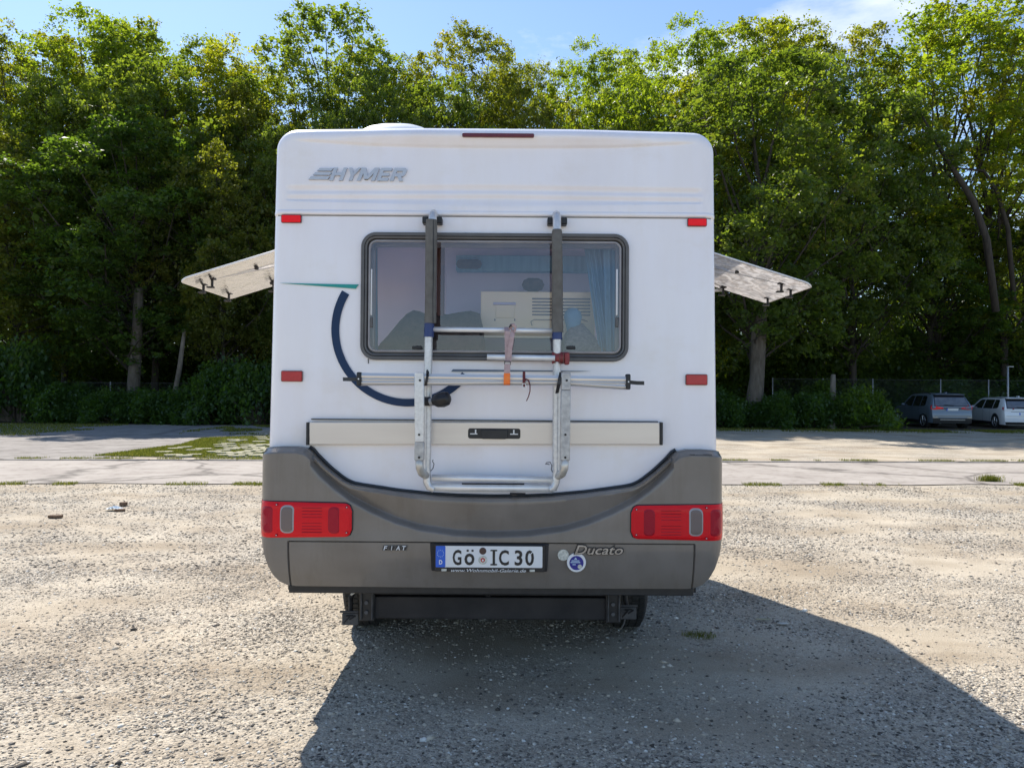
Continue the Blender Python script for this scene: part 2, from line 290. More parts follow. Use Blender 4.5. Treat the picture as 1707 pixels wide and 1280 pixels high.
# ------------------------------------------------------------------ ground
def gnoise(x, y, s, seed=0.0): return mnoise.noise(Vector((x * s, y * s, seed)))
def gravel_amount(x, y):
    """0 = sandy patch, 1 = dense gravel"""
    v = 0.46 + 0.85 * gnoise(x * 0.8, y * 1.15, 0.75, 3.1) + 0.55 * gnoise(x * 0.8, y * 1.15, 2.1, 8.2) + 0.15 * gnoise(x, y, 6, 1.2)
    return min(1, max(0, v))
def ground_mat():
    mt = bpy.data.materials.new('gravel_ground'); mt.use_nodes = True; nt = mt.node_tree; b = nt.nodes['Principled BSDF']
    N = nt.nodes.new; L = nt.links.new
    b.inputs['Roughness'].default_value = 0.95; b.inputs['Specular IOR Level'].default_value = 0.15
    t = N('ShaderNodeTexCoord'); at_ = N('ShaderNodeAttribute'); at_.attribute_name = 'gravel'
    v = N('ShaderNodeTexVoronoi'); v.inputs['Scale'].default_value = 62; L(t.outputs['Object'], v.inputs['Vector'])
    v2 = N('ShaderNodeTexVoronoi'); v2.inputs['Scale'].default_value = 24; L(t.outputs['Object'], v2.inputs['Vector'])
    n = N('ShaderNodeTexNoise'); n.inputs['Scale'].default_value = 1.4; n.inputs['Detail'].default_value = 8; L(t.outputs['Object'], n.inputs['Vector'])
    nf = N('ShaderNodeTexNoise'); nf.inputs['Scale'].default_value = 140; nf.inputs['Detail'].default_value = 5; L(t.outputs['Object'], nf.inputs['Vector'])
    sand = N('ShaderNodeValToRGB'); e = sand.color_ramp.elements; e[0].position = 0.3; e[0].color = (0.385, 0.328, 0.250, 1); e[1].position = 0.7; e[1].color = (0.53, 0.46, 0.358, 1); L(n.outputs['Fac'], sand.inputs[0])
    sep = N('ShaderNodeSeparateColor'); L(v.outputs['Color'], sep.inputs[0])
    st = N('ShaderNodeValToRGB'); e = st.color_ramp.elements; e[0].position = 0.0; e[0].color = (0.13, 0.12, 0.105, 1); e[1].position = 1.0; e[1].color = (0.62, 0.56, 0.47, 1)
    k = st.color_ramp.elements.new(0.35); k.color = (0.40, 0.355, 0.295, 1); L(sep.outputs[0], st.inputs[0])
    # stone mask: cells
    mk = N('ShaderNodeMath'); mk.operation = 'MULTIPLY'; L(at_.outputs['Fac'], mk.inputs[0]); mk.inputs[1].default_value = 0.8
    mx = N('ShaderNodeMix'); mx.data_type = 'RGBA'; L(mk.outputs[0], mx.inputs[0]); L(sand.outputs[0], mx.inputs[6]); L(st.outputs[0], mx.inputs[7])
    # fine grain
    g = N('ShaderNodeMapRange'); g.inputs['From Min'].default_value = 0.3; g.inputs['From Max'].default_value = 0.7; g.inputs['To Min'].default_value = 0.72; g.inputs['To Max'].default_value = 1.18; L(nf.outputs['Fac'], g.inputs['Value'])
    mg = N('ShaderNodeMix'); mg.data_type = 'RGBA'; mg.blend_type = 'MULTIPLY'; mg.inputs[0].default_value = 1; L(mx.outputs[2], mg.inputs[6]); L(g.outputs[0], mg.inputs[7])
    # dirt: broad worn and brownish patches
    mpd = N('ShaderNodeMapping'); mpd.inputs['Scale'].default_value = (0.7, 1.3, 1); L(t.outputs['Object'], mpd.inputs[0])
    nd = N('ShaderNodeTexNoise'); nd.inputs['Scale'].default_value = 0.9; nd.inputs['Detail'].default_value = 7; nd.inputs['Roughness'].default_value = 0.62; L(mpd.outputs[0], nd.inputs['Vector'])
    rd = N('ShaderNodeValToRGB'); e = rd.color_ramp.elements; e[0].position = 0.36; e[0].color = (0.74, 0.70, 0.66, 1); e[1].position = 0.56; e[1].color = (1.0, 1.0, 1.0, 1); L(nd.outputs['Fac'], rd.inputs[0])
    md = N('ShaderNodeMix'); md.data_type = 'RGBA'; md.blend_type = 'MULTIPLY'; md.inputs[0].default_value = 1; L(mg.outputs[2], md.inputs[6]); L(rd.outputs[0], md.inputs[7]); L(md.outputs[2], b.inputs['Base Color'])
    # relief: rounded stones + grain
    inv = N('ShaderNodeMath'); inv.operation = 'MULTIPLY_ADD'; inv.inputs[1].default_value = -1.0; inv.inputs[2].default_value = 1.0; L(v.outputs['Distance'], inv.inputs[0])
    inv2 = N('ShaderNodeMath'); inv2.operation = 'MULTIPLY_ADD'; inv2.inputs[1].default_value = -1.4; L(v2.outputs['Distance'], inv2.inputs[0]); L(inv.outputs[0], inv2.inputs[2])
    m2 = N('ShaderNodeMath'); m2.operation = 'MULTIPLY'; L(inv2.outputs[0], m2.inputs[0]); 
    am = N('ShaderNodeMath'); am.operation = 'MULTIPLY_ADD'; am.inputs[1].default_value = 0.95; am.inputs[2].default_value = 0.05; L(at_.outputs['Fac'], am.inputs[0]); L(am.outputs[0], m2.inputs[1])
    ad = N('ShaderNodeMath'); ad.operation = 'MULTIPLY_ADD'; ad.inputs[1].default_value = 0.35; L(nf.outputs['Fac'], ad.inputs[0]); L(m2.outputs[0], ad.inputs[2])
    bp = N('ShaderNodeBump'); bp.inputs['Distance'].default_value = 0.012; bp.inputs['Strength'].default_value = 1.0; L(ad.outputs[0], bp.inputs['Height']); L(bp.outputs[0], b.inputs['Normal'])
    return mt
M['ground'] = ground_mat()
def axis(lo, hi, step, grow, far):
    a = list(np.arange(lo, hi + 1e-6, step)); s = step
    while a[-1] < far: s *= grow; a.append(a[-1] + s)
    s = step; left = [a[0]]
    while left[-1] > -far: s *= grow; left.append(left[-1] - s)
    return left[1:][::-1] + a
def build_ground():
    xs = axis(-7, 7, 0.07, 1.12, 400); ys = axis(0.5, 13, 0.07, 1.12, 600)
    ys = [y for y in ys if y > -400]
    V = []; A = []
    for y in ys:
        for x in xs:
            near = -9 < x < 9 and 0 < y < 15
            g = gravel_amount(x, y) if abs(x) < 60 and -20 < y < 60 else 0.6
            dz = (0.010 * gnoise(x, y, 0.9, 5) + 0.004 * gnoise(x, y, 4, 2)) if near else 0.0
            V.append((x, y, dz if y < 11.0 else min(dz, 0.0))); A.append(g)
    nx = len(xs); F = [(j * nx + i, j * nx + i + 1, (j + 1) * nx + i + 1, (j + 1) * nx + i) for j in range(len(ys) - 1) for i in range(nx - 1)]
    me = bpy.data.meshes.new('ground'); me.from_pydata(V, [], F); me.materials.append(M['ground'])
    me.polygons.foreach_set('use_smooth', [True] * len(me.polygons))
    a = me.attributes.new('gravel', 'FLOAT', 'POINT'); a.data.foreach_set('value', A)
    o = bpy.data.objects.new('ground', me); COL.objects.link(o); finish(o, kind='structure', label='pale gravel and sand parking ground')
build_ground()

def pebble_cloud(name, P, S, mat, label, kind='stuff', flat=0.6):
    """P (n,3) centres, S (n) radii -> faceted stones, one mesh"""
    n = len(P)
    base = np.array([(1, 0, 0), (0.3, 0.95, 0), (-0.8, 0.6, 0), (-0.8, -0.6, 0), (0.3, -0.95, 0), (0, 0, 1), (0, 0, -0.6)], float)
    tri = np.array([(0, 1, 5), (1, 2, 5), (2, 3, 5), (3, 4, 5), (4, 0, 5), (1, 0, 6), (2, 1, 6), (3, 2, 6), (4, 3, 6), (0, 4, 6)])
    V = np.repeat(base[None], n, 0) * (1 + RNG.uniform(-0.3, 0.3, (n, 7, 1)))
    V[:, :, 0] *= RNG.uniform(0.8, 1.45, (n, 1)); V[:, :, 2] *= flat * RNG.uniform(0.6, 1.2, (n, 1))
    # tilt and spin
    a = RNG.uniform(0, 2 * np.pi, n); c, s = np.cos(a)[:, None], np.sin(a)[:, None]
    V[:, :, 2] += V[:, :, 0] * RNG.uniform(-0.3, 0.3, (n, 1))
    x = V[:, :, 0] * c - V[:, :, 1] * s; y = V[:, :, 0] * s + V[:, :, 1] * c; V[:, :, 0] = x; V[:, :, 1] = y
    V = V * S[:, None, None] + P[:, None, :]
    F = (tri[None] + (np.arange(n) * 7)[:, None, None]).reshape(-1, 3)
    me = mesh_np(name, V.reshape(-1, 3), F, mat, np.repeat(RNG.uniform(0, 1, n), 10))
    o = bpy.data.objects.new(name, me); COL.objects.link(o); return finish(o, kind=kind, label=label)
def mesh_np(name, V, F, mat, attr=None, smooth=False):
    me = bpy.data.meshes.new(name); k = F.shape[1]
    me.vertices.add(len(V)); me.vertices.foreach_set('co', np.ascontiguousarray(V, dtype=np.float32).ravel())
    me.loops.add(F.size); me.loops.foreach_set('vertex_index', np.ascontiguousarray(F, dtype=np.int32).ravel())
    me.polygons.add(len(F)); me.polygons.foreach_set('loop_start', np.arange(0, F.size, k, dtype=np.int32)); me.polygons.foreach_set('loop_total', np.full(len(F), k, dtype=np.int32))
    me.update(calc_edges=True); me.materials.append(mat)
    if attr is not None:
        a = me.attributes.new('v', 'FLOAT', 'FACE'); a.data.foreach_set('value', attr.astype(np.float32))
    if smooth: me.polygons.foreach_set('use_smooth', np.ones(len(F), dtype=bool))
    return me
def ramp_attr_mat(name, stops, rough=0.9):
    mt = bpy.data.materials.new(name); mt.use_nodes = True; nt = mt.node_tree; b = nt.nodes['Principled BSDF']; b.inputs['Roughness'].default_value = rough; b.inputs['Specular IOR Level'].default_value = 0.25
    a = nt.nodes.new('ShaderNodeAttribute'); a.attribute_name = 'v'; rp = nt.nodes.new('ShaderNodeValToRGB'); e = rp.color_ramp.elements
    e[0].position = stops[0][0]; e[0].color = (*stops[0][1], 1); e[1].position = stops[-1][0]; e[1].color = (*stops[-1][1], 1)
    for p, c in stops[1:-1]: q = e.new(p); q.color = (*c, 1)
    nt.links.new(a.outputs['Fac'], rp.inputs[0]); nt.links.new(rp.outputs[0], b.inputs['Base Color']); return mt
M['pebble'] = ramp_attr_mat('pebbles', [(0, (0.055, 0.049, 0.043)), (0.22, (0.17, 0.150, 0.128)), (0.55, (0.37, 0.322, 0.26)), (0.9, (0.53, 0.465, 0.37)), (1, (0.70, 0.68, 0.63))])
def scatter(n, y0, y1, smin, smax, powr, keep=0.08):
    out = []; tries = 0
    while len(out) < n and tries < n * 6:
        tries += 1
        y = y0 + (y1 - y0) * random.random() ** powr; hw = 0.78 * y + 0.4; x = random.uniform(-hw, hw)
        if random.random() > gravel_amount(x, y) ** 1.3 + keep: continue
        out.append((x, y, 0.010 * gnoise(x, y, 0.9, 5) + 0.004 * gnoise(x, y, 4, 2)))
    P = np.array(out); S = smin + (smax - smin) * RNG.uniform(0, 1, len(P)) ** 3
    return P, S
P, S = scatter(76000, 2.4, 6.0, 0.0035, 0.0115, 1.0); pebble_cloud('gravel', P, S, M['pebble'], 'fine loose gravel on the parking ground behind the motorhome')
P, S = scatter(42000, 6.0, 12.2, 0.006, 0.018, 1.0); pebble_cloud('gravel', P, S, M['pebble'], 'loose gravel farther off towards the paved lane')
P, S = scatter(1500, 2.5, 12.0, 0.012, 0.024, 1.0, keep=0.4); pebble_cloud('larger_stones', P, S, M['pebble'], 'scattered darker thumb-sized stones on the gravel')
# ------------------------------------------------------------------ lane, yard, paving beyond
def sheet(name, pts, z, mat, label, sub=1):
    V = [(x, y, z) for x, y in pts]
    return obj(name, V, [tuple(range(len(V)))], mat, kind='structure', label=label)
def surface_mat(name, c1, c2, sc, c3=None, bump=0.003, bs=60):
    mt = pm(name, c1, c2, sc, 0.92, bump=bump, bscale=bs, detail=9, lo=0.3, hi=0.7, spec=0.2)
    return mt
M['lane'] = surface_mat('worn_concrete', (0.30, 0.265, 0.235), (0.40, 0.36, 0.32), 0.9)
def add_cracks(mt, scale, dark):
    nt = mt.node_tree; N = nt.nodes.new; L = nt.links.new; b = nt.nodes['Principled BSDF']; src = b.inputs['Base Color'].links[0].from_socket
    t = N('ShaderNodeTexCoord'); n = N('ShaderNodeTexNoise'); n.inputs['Scale'].default_value = 1.2; n.inputs['Detail'].default_value = 6; L(t.outputs['Object'], n.inputs['Vector'])
    mxv = N('ShaderNodeMix'); mxv.data_type = 'RGBA'; mxv.inputs[0].default_value = 0.45; L(t.outputs['Object'], mxv.inputs[6]); L(n.outputs['Color'], mxv.inputs[7])
    v = N('ShaderNodeTexVoronoi'); v.feature = 'DISTANCE_TO_EDGE'; v.inputs['Scale'].default_value = scale; L(mxv.outputs[2], v.inputs['Vector'])
    r = N('ShaderNodeValToRGB'); e = r.color_ramp.elements; e[0].position = 0.0; e[0].color = (dark, dark, dark, 1); e[1].position = 0.018; e[1].color = (1, 1, 1, 1); L(v.outputs['Distance'], r.inputs[0])
    n2 = N('ShaderNodeTexNoise'); n2.inputs['Scale'].default_value = 3.5; n2.inputs['Detail'].default_value = 10; n2.inputs['Roughness'].default_value = 0.7; L(t.outputs['Object'], n2.inputs['Vector'])
    r2 = N('ShaderNodeValToRGB'); e = r2.color_ramp.elements; e[0].position = 0.30; e[0].color = (0.62, 0.60, 0.58, 1); e[1].position = 0.50; e[1].color = (1, 1, 1, 1); L(n2.outputs['Fac'], r2.inputs[0])
    m1 = N('ShaderNodeMix'); m1.data_type = 'RGBA'; m1.blend_type = 'MULTIPLY'; m1.inputs[0].default_value = 1; L(src, m1.inputs[6]); L(r.outputs[0], m1.inputs[7])
    m2 = N('ShaderNodeMix'); m2.data_type = 'RGBA'; m2.blend_type = 'MULTIPLY'; m2.inputs[0].default_value = 1; L(m1.outputs[2], m2.inputs[6]); L(r2.outputs[0], m2.inputs[7]); L(m2.outputs[2], b.inputs['Base Color'])
add_cracks(M['lane'], 0.35, 0.45)
M['asphalt'] = surface_mat('old_asphalt', (0.20, 0.18, 0.165), (0.31, 0.285, 0.26), 1.6, bump=0.006, bs=40)
add_cracks(M['asphalt'], 0.12, 0.7)
M['paver'] = pm('pale_paver', (0.27, 0.25, 0.165), (0.40, 0.37, 0.25), 4, 0.9, bump=0.004, bscale=25)
M['soil'] = surface_mat('forest_soil', (0.045, 0.035, 0.025), (0.09, 0.07, 0.05), 1.5, bump=0.03, bs=8)
M['turf_base'] = surface_mat('turf_soil', (0.07, 0.085, 0.03), (0.13, 0.13, 0.06), 2)
def lane_y(x, lo): return (11.98 if lo else 15.85) + 0.05 * x
V = []; F = []; nseg = 160
for i in range(nseg + 1):
    x = -90 + 180 * i / nseg
    V += [(x, lane_y(x, True) + 0.12 * gnoise(x, 0, 0.8, 4), 0.012), (x, lane_y(x, False) + 0.08 * gnoise(x, 9, 0.7, 4), 0.012)]
for i in range(nseg): F.append((2 * i, 2 * i + 2, 2 * i + 3, 2 * i + 1))
obj('lane', V, F, M['lane'], kind='structure', label='pale worn concrete lane crossing behind the gravel')
a0 = ground_at(-900, 769); a1 = ground_at(150, 767); a2 = ground_at(300, 742); a3 = ground_at(440, 716); a4 = ground_at(460, 707)
sheet('yard', [(-90, 15.9 - 4.4), (a1.x, lane_y(a1.x, False) + 0.1), (a2.x, a2.y), (a3.x, a3.y), (a4.x + 1, 31.2), (-90, 31.2)], 0.008, M['asphalt'], 'old grey asphalt yard beyond the lane on the left')
sheet('forest_floor', [(-120, 32.0), (120, 32.0), (160, 130), (-160, 130)], 0.016, M['soil'], 'dark leaf-covered soil under the trees')
# kerb of flush stones along the far side of the lane
kerb = MB()
for i in range(150):
    x = -45 + i * 0.62; y = lane_y(x, False) + 0.06
    kerb.box(x, x + 0.6, y, y + 0.10, -0.05, 0.030 + 0.006 * random.random())
kerb.build('kerb', M['lane'], kind='structure', label='flush kerb stones along the far edge of the lane', bevel=0.006)
# paved patch: separate slabs with grass between
c0 = ground_at(250, 764); c1 = ground_at(520, 768); c2 = ground_at(520, 722); c3 = ground_at(380, 735)
poly = [(c0.x, c0.y + 0.5), (c1.x, c1.y + 0.35), (c2.x, c2.y + 1.0), (c3.x, c3.y)]
tp = [(c0.x - 1.5, c0.y + 0.4), (c1.x + 2, c1.y + 0.3), (c2.x + 3, c2.y + 2.0), (c3.x - 1.2, c3.y + 1.0), (a2.x, a2.y)]
patch = sheet('paved_patch', tp, 0.012, M['turf_base'], 'patch of pale paving slabs overgrown with grass, left of the motorhome')
WPOS[patch.name] = patch.location.copy()
def inside(x, y, pl):
    c = False; n = len(pl)
    for i in range(n):
        x1, y1 = pl[i]; x2, y2 = pl[(i + 1) % n]
        if (y1 > y) != (y2 > y) and x < (x2 - x1) * (y - y1) / (y2 - y1) + x1: c = not c
    return c
def slab_first(x, y):
    pts = rrect(-0.19, 0.19, -0.13, 0.13, 0.07, 3); n = len(pts)
    V = [(x + a * random.uniform(.9, 1.1), y + b * random.uniform(.9, 1.1), z) for z in (0.0, 0.048) for a, b in pts]
    F = [tuple(reversed(range(n))), tuple(range(n, 2 * n))] + [(i, (i + 1) % n, (i + 1) % n + n, i + n) for i in range(n)]
    return obj('slab', V, F, M['paver'], patch)
slab_me = None; cnt = 0; ang = R(24)
for i in range(-40, 40):
    for j in range(-40, 40):
        u = i * 0.44 + (j % 2) * 0.22; w = j * 0.34
        x = -7.4 + u * math.cos(ang) - w * math.sin(ang); y = 19 + u * math.sin(ang) + w * math.cos(ang)
        if not inside(x, y, tp) or random.random() < 0.30 or cnt >= 290: continue
        d = (x - c0.x) + random.uniform(-0.8, 0.8)
        if d < 0: continue
        if slab_me is None:
            o = slab_first(x, y); slab_me = o
        else:
            o = slab_me.copy(); COL.objects.link(o); o.parent = patch; o.location = Vector((x, y, 0.027)) - WPOS[patch.name]
        o.rotation_euler = (random.uniform(-.02, .02), random.uniform(-.02, .02), ang + random.uniform(-.3, .3)); o.scale = (random.uniform(.85, 1.05), random.uniform(.8, 1.05), random.uniform(.9, 1.2)); cnt += 1

# ------------------------------------------------------------------ grass and weeds
def blade_cloud(P, H, wid, lean=0.5):
    n = len(P); a = RNG.uniform(0, 2 * np.pi, n); d = np.stack([np.cos(a), np.sin(a), np.zeros(n)], 1); p = np.stack([-d[:, 1], d[:, 0], np.zeros(n)], 1)
    h = H * RNG.uniform(0.5, 1.1, n); L = RNG.uniform(0.1, lean, n) * h
    b0 = P - p * (wid / 2); b1 = P + p * (wid / 2)
    m0 = P + d * (L * 0.35)[:, None] + np.array([0, 0, 1]) * (h * 0.6)[:, None]
    t = P + d * L[:, None] + np.array([0, 0, 1]) * h[:, None]
    V = np.stack([b0, b1, m0 + p * wid * 0.4, m0 - p * wid * 0.4, t], 1).reshape(-1, 3)
    k = (np.arange(n) * 5)[:, None]
    F = np.concatenate([k + np.array([[0, 1, 2]]), k + np.array([[0, 2, 3]]), k + np.array([[3, 2, 4]])], 1).reshape(-1, 3)
    return V, F, np.repeat(RNG.uniform(0, 1, n), 3)
def leafy_mat(name, stops, trans, tf=0.4, tinted=False, gloss=0.0):
    mt = bpy.data.materials.new(name); mt.use_nodes = True; nt = mt.node_tree; nt.nodes.clear(); N = nt.nodes.new; L = nt.links.new
    out = N('ShaderNodeOutputMaterial'); a = N('ShaderNodeAttribute'); a.attribute_name = 'v'; rp = N('ShaderNodeValToRGB'); e = rp.color_ramp.elements
    e[0].position = stops[0][0]; e[0].color = (*stops[0][1], 1); e[1].position = stops[-1][0]; e[1].color = (*stops[-1][1], 1)
    for p, c in stops[1:-1]: q = e.new(p); q.color = (*c, 1)
    L(a.outputs['Fac'], rp.inputs[0]); src = rp.outputs[0]
    if tinted:
        oi = N('ShaderNodeObjectInfo'); mm = N('ShaderNodeMix'); mm.data_type = 'RGBA'; mm.blend_type = 'MULTIPLY'; mm.inputs[0].default_value = 1
        L(src, mm.inputs[6]); L(oi.outputs['Color'], mm.inputs[7]); src = mm.outputs[2]
    df = N('ShaderNodeBsdfDiffuse'); tl = N('ShaderNodeBsdfTranslucent'); L(src, df.inputs[0])
    mt2 = N('ShaderNodeMix'); mt2.data_type = 'RGBA'; mt2.blend_type = 'MULTIPLY'; mt2.inputs[0].default_value = 1; mt2.inputs[7].default_value = (*trans, 1); L(src, mt2.inputs[6]); L(mt2.outputs[2], tl.inputs[0])
    ms = N('ShaderNodeMixShader'); ms.inputs[0].default_value = tf; L(df.outputs[0], ms.inputs[1]); L(tl.outputs[0], ms.inputs[2]); last = ms
    if gloss:
        g = N('ShaderNodeBsdfGlossy'); g.inputs['Roughness'].default_value = 0.38; m3 = N('ShaderNodeMixShader'); m3.inputs[0].default_value = gloss
        L(ms.outputs[0], m3.inputs[1]); L(g.outputs[0], m3.inputs[2]); last = m3
    L(last.outputs[0], out.inputs[0]); return mt
M['grass'] = leafy_mat('grass', [(0, (0.09, 0.11, 0.02)), (0.6, (0.15, 0.17, 0.035)), (1, (0.26, 0.24, 0.08))], (1.3, 1.3, 0.7), 0.4)
def grass(name, P, H, wid, label, lean=0.6):
    V, F, A = blade_cloud(np.array(P), H, wid, lean); me = mesh_np(name, V, F, M['grass'], A)
    o = bpy.data.objects.new(name, me); COL.objects.link(o); return finish(o, kind='stuff', label=label)
pts = []
for x0, x1, dens in ((-9.4, -7.0, 1), (-6.5, -5.6, 1.6), (-4.9, -3.4, 1.3), (-5.6, -4.9, 0.5), (3.9, 6.0, 0.9), (6.2, 6.6, 0.8), (8.2, 10.2, 1.7), (9.5, 9.9, 3)):
    for _ in range(int((x1 - x0) * 900 * dens)):
        x = random.uniform(x0, x1)
        if gnoise(x, 3, 2.2, 1) < -0.12: continue
        pts.append((x, lane_y(x, True) + random.gauss(-0.05, 0.07), 0.0))
grass('grass', pts, 0.055, 0.006, 'yellow-green weeds along the near edge of the lane')
pts = []
for _ in range(16000):
    x = random.uniform(-14, 14.5)
    if gnoise(x, 7, 1.3, 1) < -0.05: continue
    pts.append((x, lane_y(x, False) + 0.28 + abs(random.gauss(0, 0.16)), 0.0))
grass('grass', pts, 0.06, 0.008, 'thin line of grass along the far edge of the lane')
pts = []
while len(pts) < 52000:
    x = random.uniform(-13, -3); y = random.uniform(15.8, 25)
    if not inside(x, y, tp): continue
    edge = x - c0.x + 0.35 * (y - c0.y)
    if random.random() < (1.0 if edge < 1.2 else (0.55 if gnoise(x, y, 1.1, 3) > 0 else 0.25)): pts.append((x, y, 0.01))
grass('grass', pts, 0.055, 0.010, 'bright grass growing between the pale paving slabs')
pts = []
for _ in range(30000):
    x = random.uniform(-36, -14.5); y = random.uniform(23.5, 31.6)
    if x + (y - 23.5) * 0.2 > -15.5 + 2 * gnoise(x, y, 0.5, 2): continue
    pts.append((x, y, 0.01))
grass('grass', pts, 0.07, 0.02, 'strip of short lawn in front of the hedge at the far left')
pts = []
for _ in range(15000):
    x = random.uniform(-12, -4); y = random.uniform(25, 31.5)
    if gnoise(x, y, 0.6, 6) < -0.05: continue
    pts.append((x, y, 0.01))
grass('grass', pts, 0.08, 0.02, 'shaded grass behind the paving slabs')
pts = []
for _ in range(22000):
    x = random.uniform(5, 30); y = random.gauss(30.8, 0.5) 
    if gnoise(x, y, 0.7, 6) < -0.1: continue
    pts.append((x, y, 0.01))
grass('grass', pts, 0.09, 0.02, 'shaded weeds at the foot of the trees on the right')
w0 = ground_at(1166, 1060); pts = []
for _ in range(260):
    a = random.uniform(0, 6.28); r_ = random.random() ** 0.7 * 0.075; pts.append((w0.x + 1.5 * r_ * math.cos(a), w0.y + r_ * math.sin(a), 0.0))
t_ = grass('grass_tuft', pts, 0.026, 0.003, 'small green tuft of grass alone in the shadow right of the motorhome', lean=1.4)
w1 = ground_at(1650, 803); pts = []
for _ in range(500): pts.append((w1.x + random.gauss(0, 0.10), w1.y + random.gauss(0, 0.05), 0.0))
grass('grass_tuft', pts, 0.14, 0.007, 'taller weed tuft at the near lane edge on the far right')
# ------------------------------------------------------------------ trees
M['leaf'] = leafy_mat('leaves', [(0, (0.046, 0.070, 0.020)), (0.5, (0.072, 0.100, 0.026)), (0.85, (0.105, 0.125, 0.030)), (1, (0.14, 0.12, 0.035))], (4.9, 4.6, 0.9), 0.42, tinted=True, gloss=0.03)
M['bark_dark'] = pm('dark_bark', (0.035, 0.03, 0.025), (0.06, 0.05, 0.04), 9, 0.95, bump=0.03, bscale=14, stretch=(1, 1, 0.25))
M['bark'] = pm('bark', (0.085, 0.070, 0.055), (0.14, 0.12, 0.098), 9, 0.95, bump=0.03, bscale=14, stretch=(1, 1, 0.25))
M['bark_pale'] = pm('pale_bark', (0.115, 0.098, 0.08), (0.19, 0.165, 0.135), 9, 0.95, bump=0.02, bscale=14, stretch=(1, 1, 0.25))
def leaf_mesh(name, C, size, up=0.6, clumpv=None):
    n = len(C); nr = RNG.normal(size=(n, 3)); nr[:, 2] = np.abs(nr[:, 2]) + up; nr /= np.linalg.norm(nr, axis=1)[:, None]
    t = RNG.normal(size=(n, 3)); t -= nr * (t * nr).sum(1)[:, None]; t /= np.linalg.norm(t, axis=1)[:, None]; b = np.cross(nr, t)
    s = (size * np.exp(RNG.normal(-0.06, 0.32, n)))[:, None]
    V = np.stack([C - t * s * .5, C + b * s * .32 + nr * s * .10, C + t * s * .5, C - b * s * .32 + nr * s * .10], 1).reshape(-1, 3)
    F = (np.arange(n) * 4)[:, None] + np.array([[0, 1, 2, 3]])
    v = RNG.uniform(0, 1, n) * 0.45 + (clumpv if clumpv is not None else 0.27)
    return mesh_np(name, V, F, M['leaf'], np.clip(v, 0, 1))
def make_tree(seed, H, R0, base, nl, leaves, size, openness=0.0, lean=(0, 0), tr=0.22):
    """returns (trunk mesh data, crown mesh): trunk up to height, limbs to points of an uneven crown, twigs and leaf clumps round them"""
    rnd = random.Random(seed); mb = MB(); C = []; CV = []
    top = H * 0.66; tp_ = []
    for i in range(8):
        f = i / 7; tp_.append(Vector((lean[0] * f * f + 0.12 * rnd.uniform(-1, 1) * (i > 0), lean[1] * f * f + 0.12 * rnd.uniform(-1, 1) * (i > 0), top * f)))
    mb.tube(tp_, [tr * (1.35 if i == 0 else 1 - 0.72 * i / 7) for i in range(8)], 9)
    def tpoint(f): i = min(int(f * 7), 6); return tp_[i].lerp(tp_[i + 1], f * 7 - i)
    for k in range(nl):
        zf = (k + rnd.random()) / nl                      # crown height fraction
        z = base + (H - base) * zf
        rad = R0 * min(1.0, (0.12 + zf * 2.6) ** 0.5) * (1 - 0.97 * zf ** 3.6) ** 0.5 * rnd.uniform(0.60, 1.10)
        a = k * 2.399 + rnd.uniform(-0.5, 0.5)
        end = Vector((lean[0] * zf + rad * math.cos(a), lean[1] * zf + rad * math.sin(a), z))
        st = tpoint(min(0.98, max(0.22, (z / top) * rnd.uniform(0.45, 0.72))))
        mid = st.lerp(end, 0.5) + Vector((rnd.uniform(-.4, .4), rnd.uniform(-.4, .4), -0.05 * rad))
        mb.tube([st, mid, end], [tr * 0.36, tr * 0.2, tr * 0.07], 5, cap=False)
        vv = min(max(0.27 + rnd.gauss(0, 0.11), 0.05), 0.52)
        for q in range(5):
            f = rnd.uniform(0.42, 1.0); p0 = mid.lerp(end, (f - 0.5) * 2) if f > 0.5 else st.lerp(mid, f * 2)
            off = Vector((rnd.gauss(0, 1), rnd.gauss(0, 1), rnd.gauss(0.15, 0.7))).normalized() * rnd.uniform(0.5, 1.25) * R0 * 0.26
            p1 = p0 + off; mb.tube([p0, p1], [tr * 0.10, tr * 0.03], 4, cap=False)
            for w in range(2):
                if rnd.random() < openness * 0.7: continue
                cpos = p0.lerp(p1, rnd.uniform(0.35, 1.25)) + Vector((rnd.gauss(0, 1), rnd.gauss(0, 1), rnd.gauss(0, .7))) * R0 * 0.085
                m_ = max(6, int(leaves * 0.25 / (nl * 10) * rnd.uniform(0.4, 1.6)))
                sd = R0 * rnd.uniform(0.035, 0.085)
                pts = RNG.normal(size=(m_, 3)) * np.array([sd, sd, sd * 0.6]) + np.array(cpos)
                C.append(pts); CV.append(np.full(m_, vv + rnd.gauss(0, 0.05)))
        # leaf mass round the end of the limb: many small clumps on a rounded head
        if rnd.random() < openness * 0.5: continue
        pr = R0 * rnd.uniform(0.20, 0.34); nc = 26
        for w in range(nc):
            if rnd.random() < openness * 0.6: continue
            dv = Vector((rnd.gauss(0, 1), rnd.gauss(0, 1), rnd.gauss(0.35, 0.8))).normalized()
            cpos = end + Vector((dv.x, dv.y, dv.z * 0.8)) * pr * rnd.uniform(0.6, 1.1)
            m_ = int(leaves * 0.75 / (nl * nc) * rnd.uniform(0.6, 1.4)); sd = R0 * rnd.uniform(0.022, 0.048)
            C.append(RNG.normal(size=(m_, 3)) * np.array([sd, sd, sd * 0.55]) + np.array(cpos)); CV.append(np.full(m_, vv + rnd.gauss(0, 0.04)))
    return mb, np.concatenate(C), np.concatenate(CV)
TREE = []
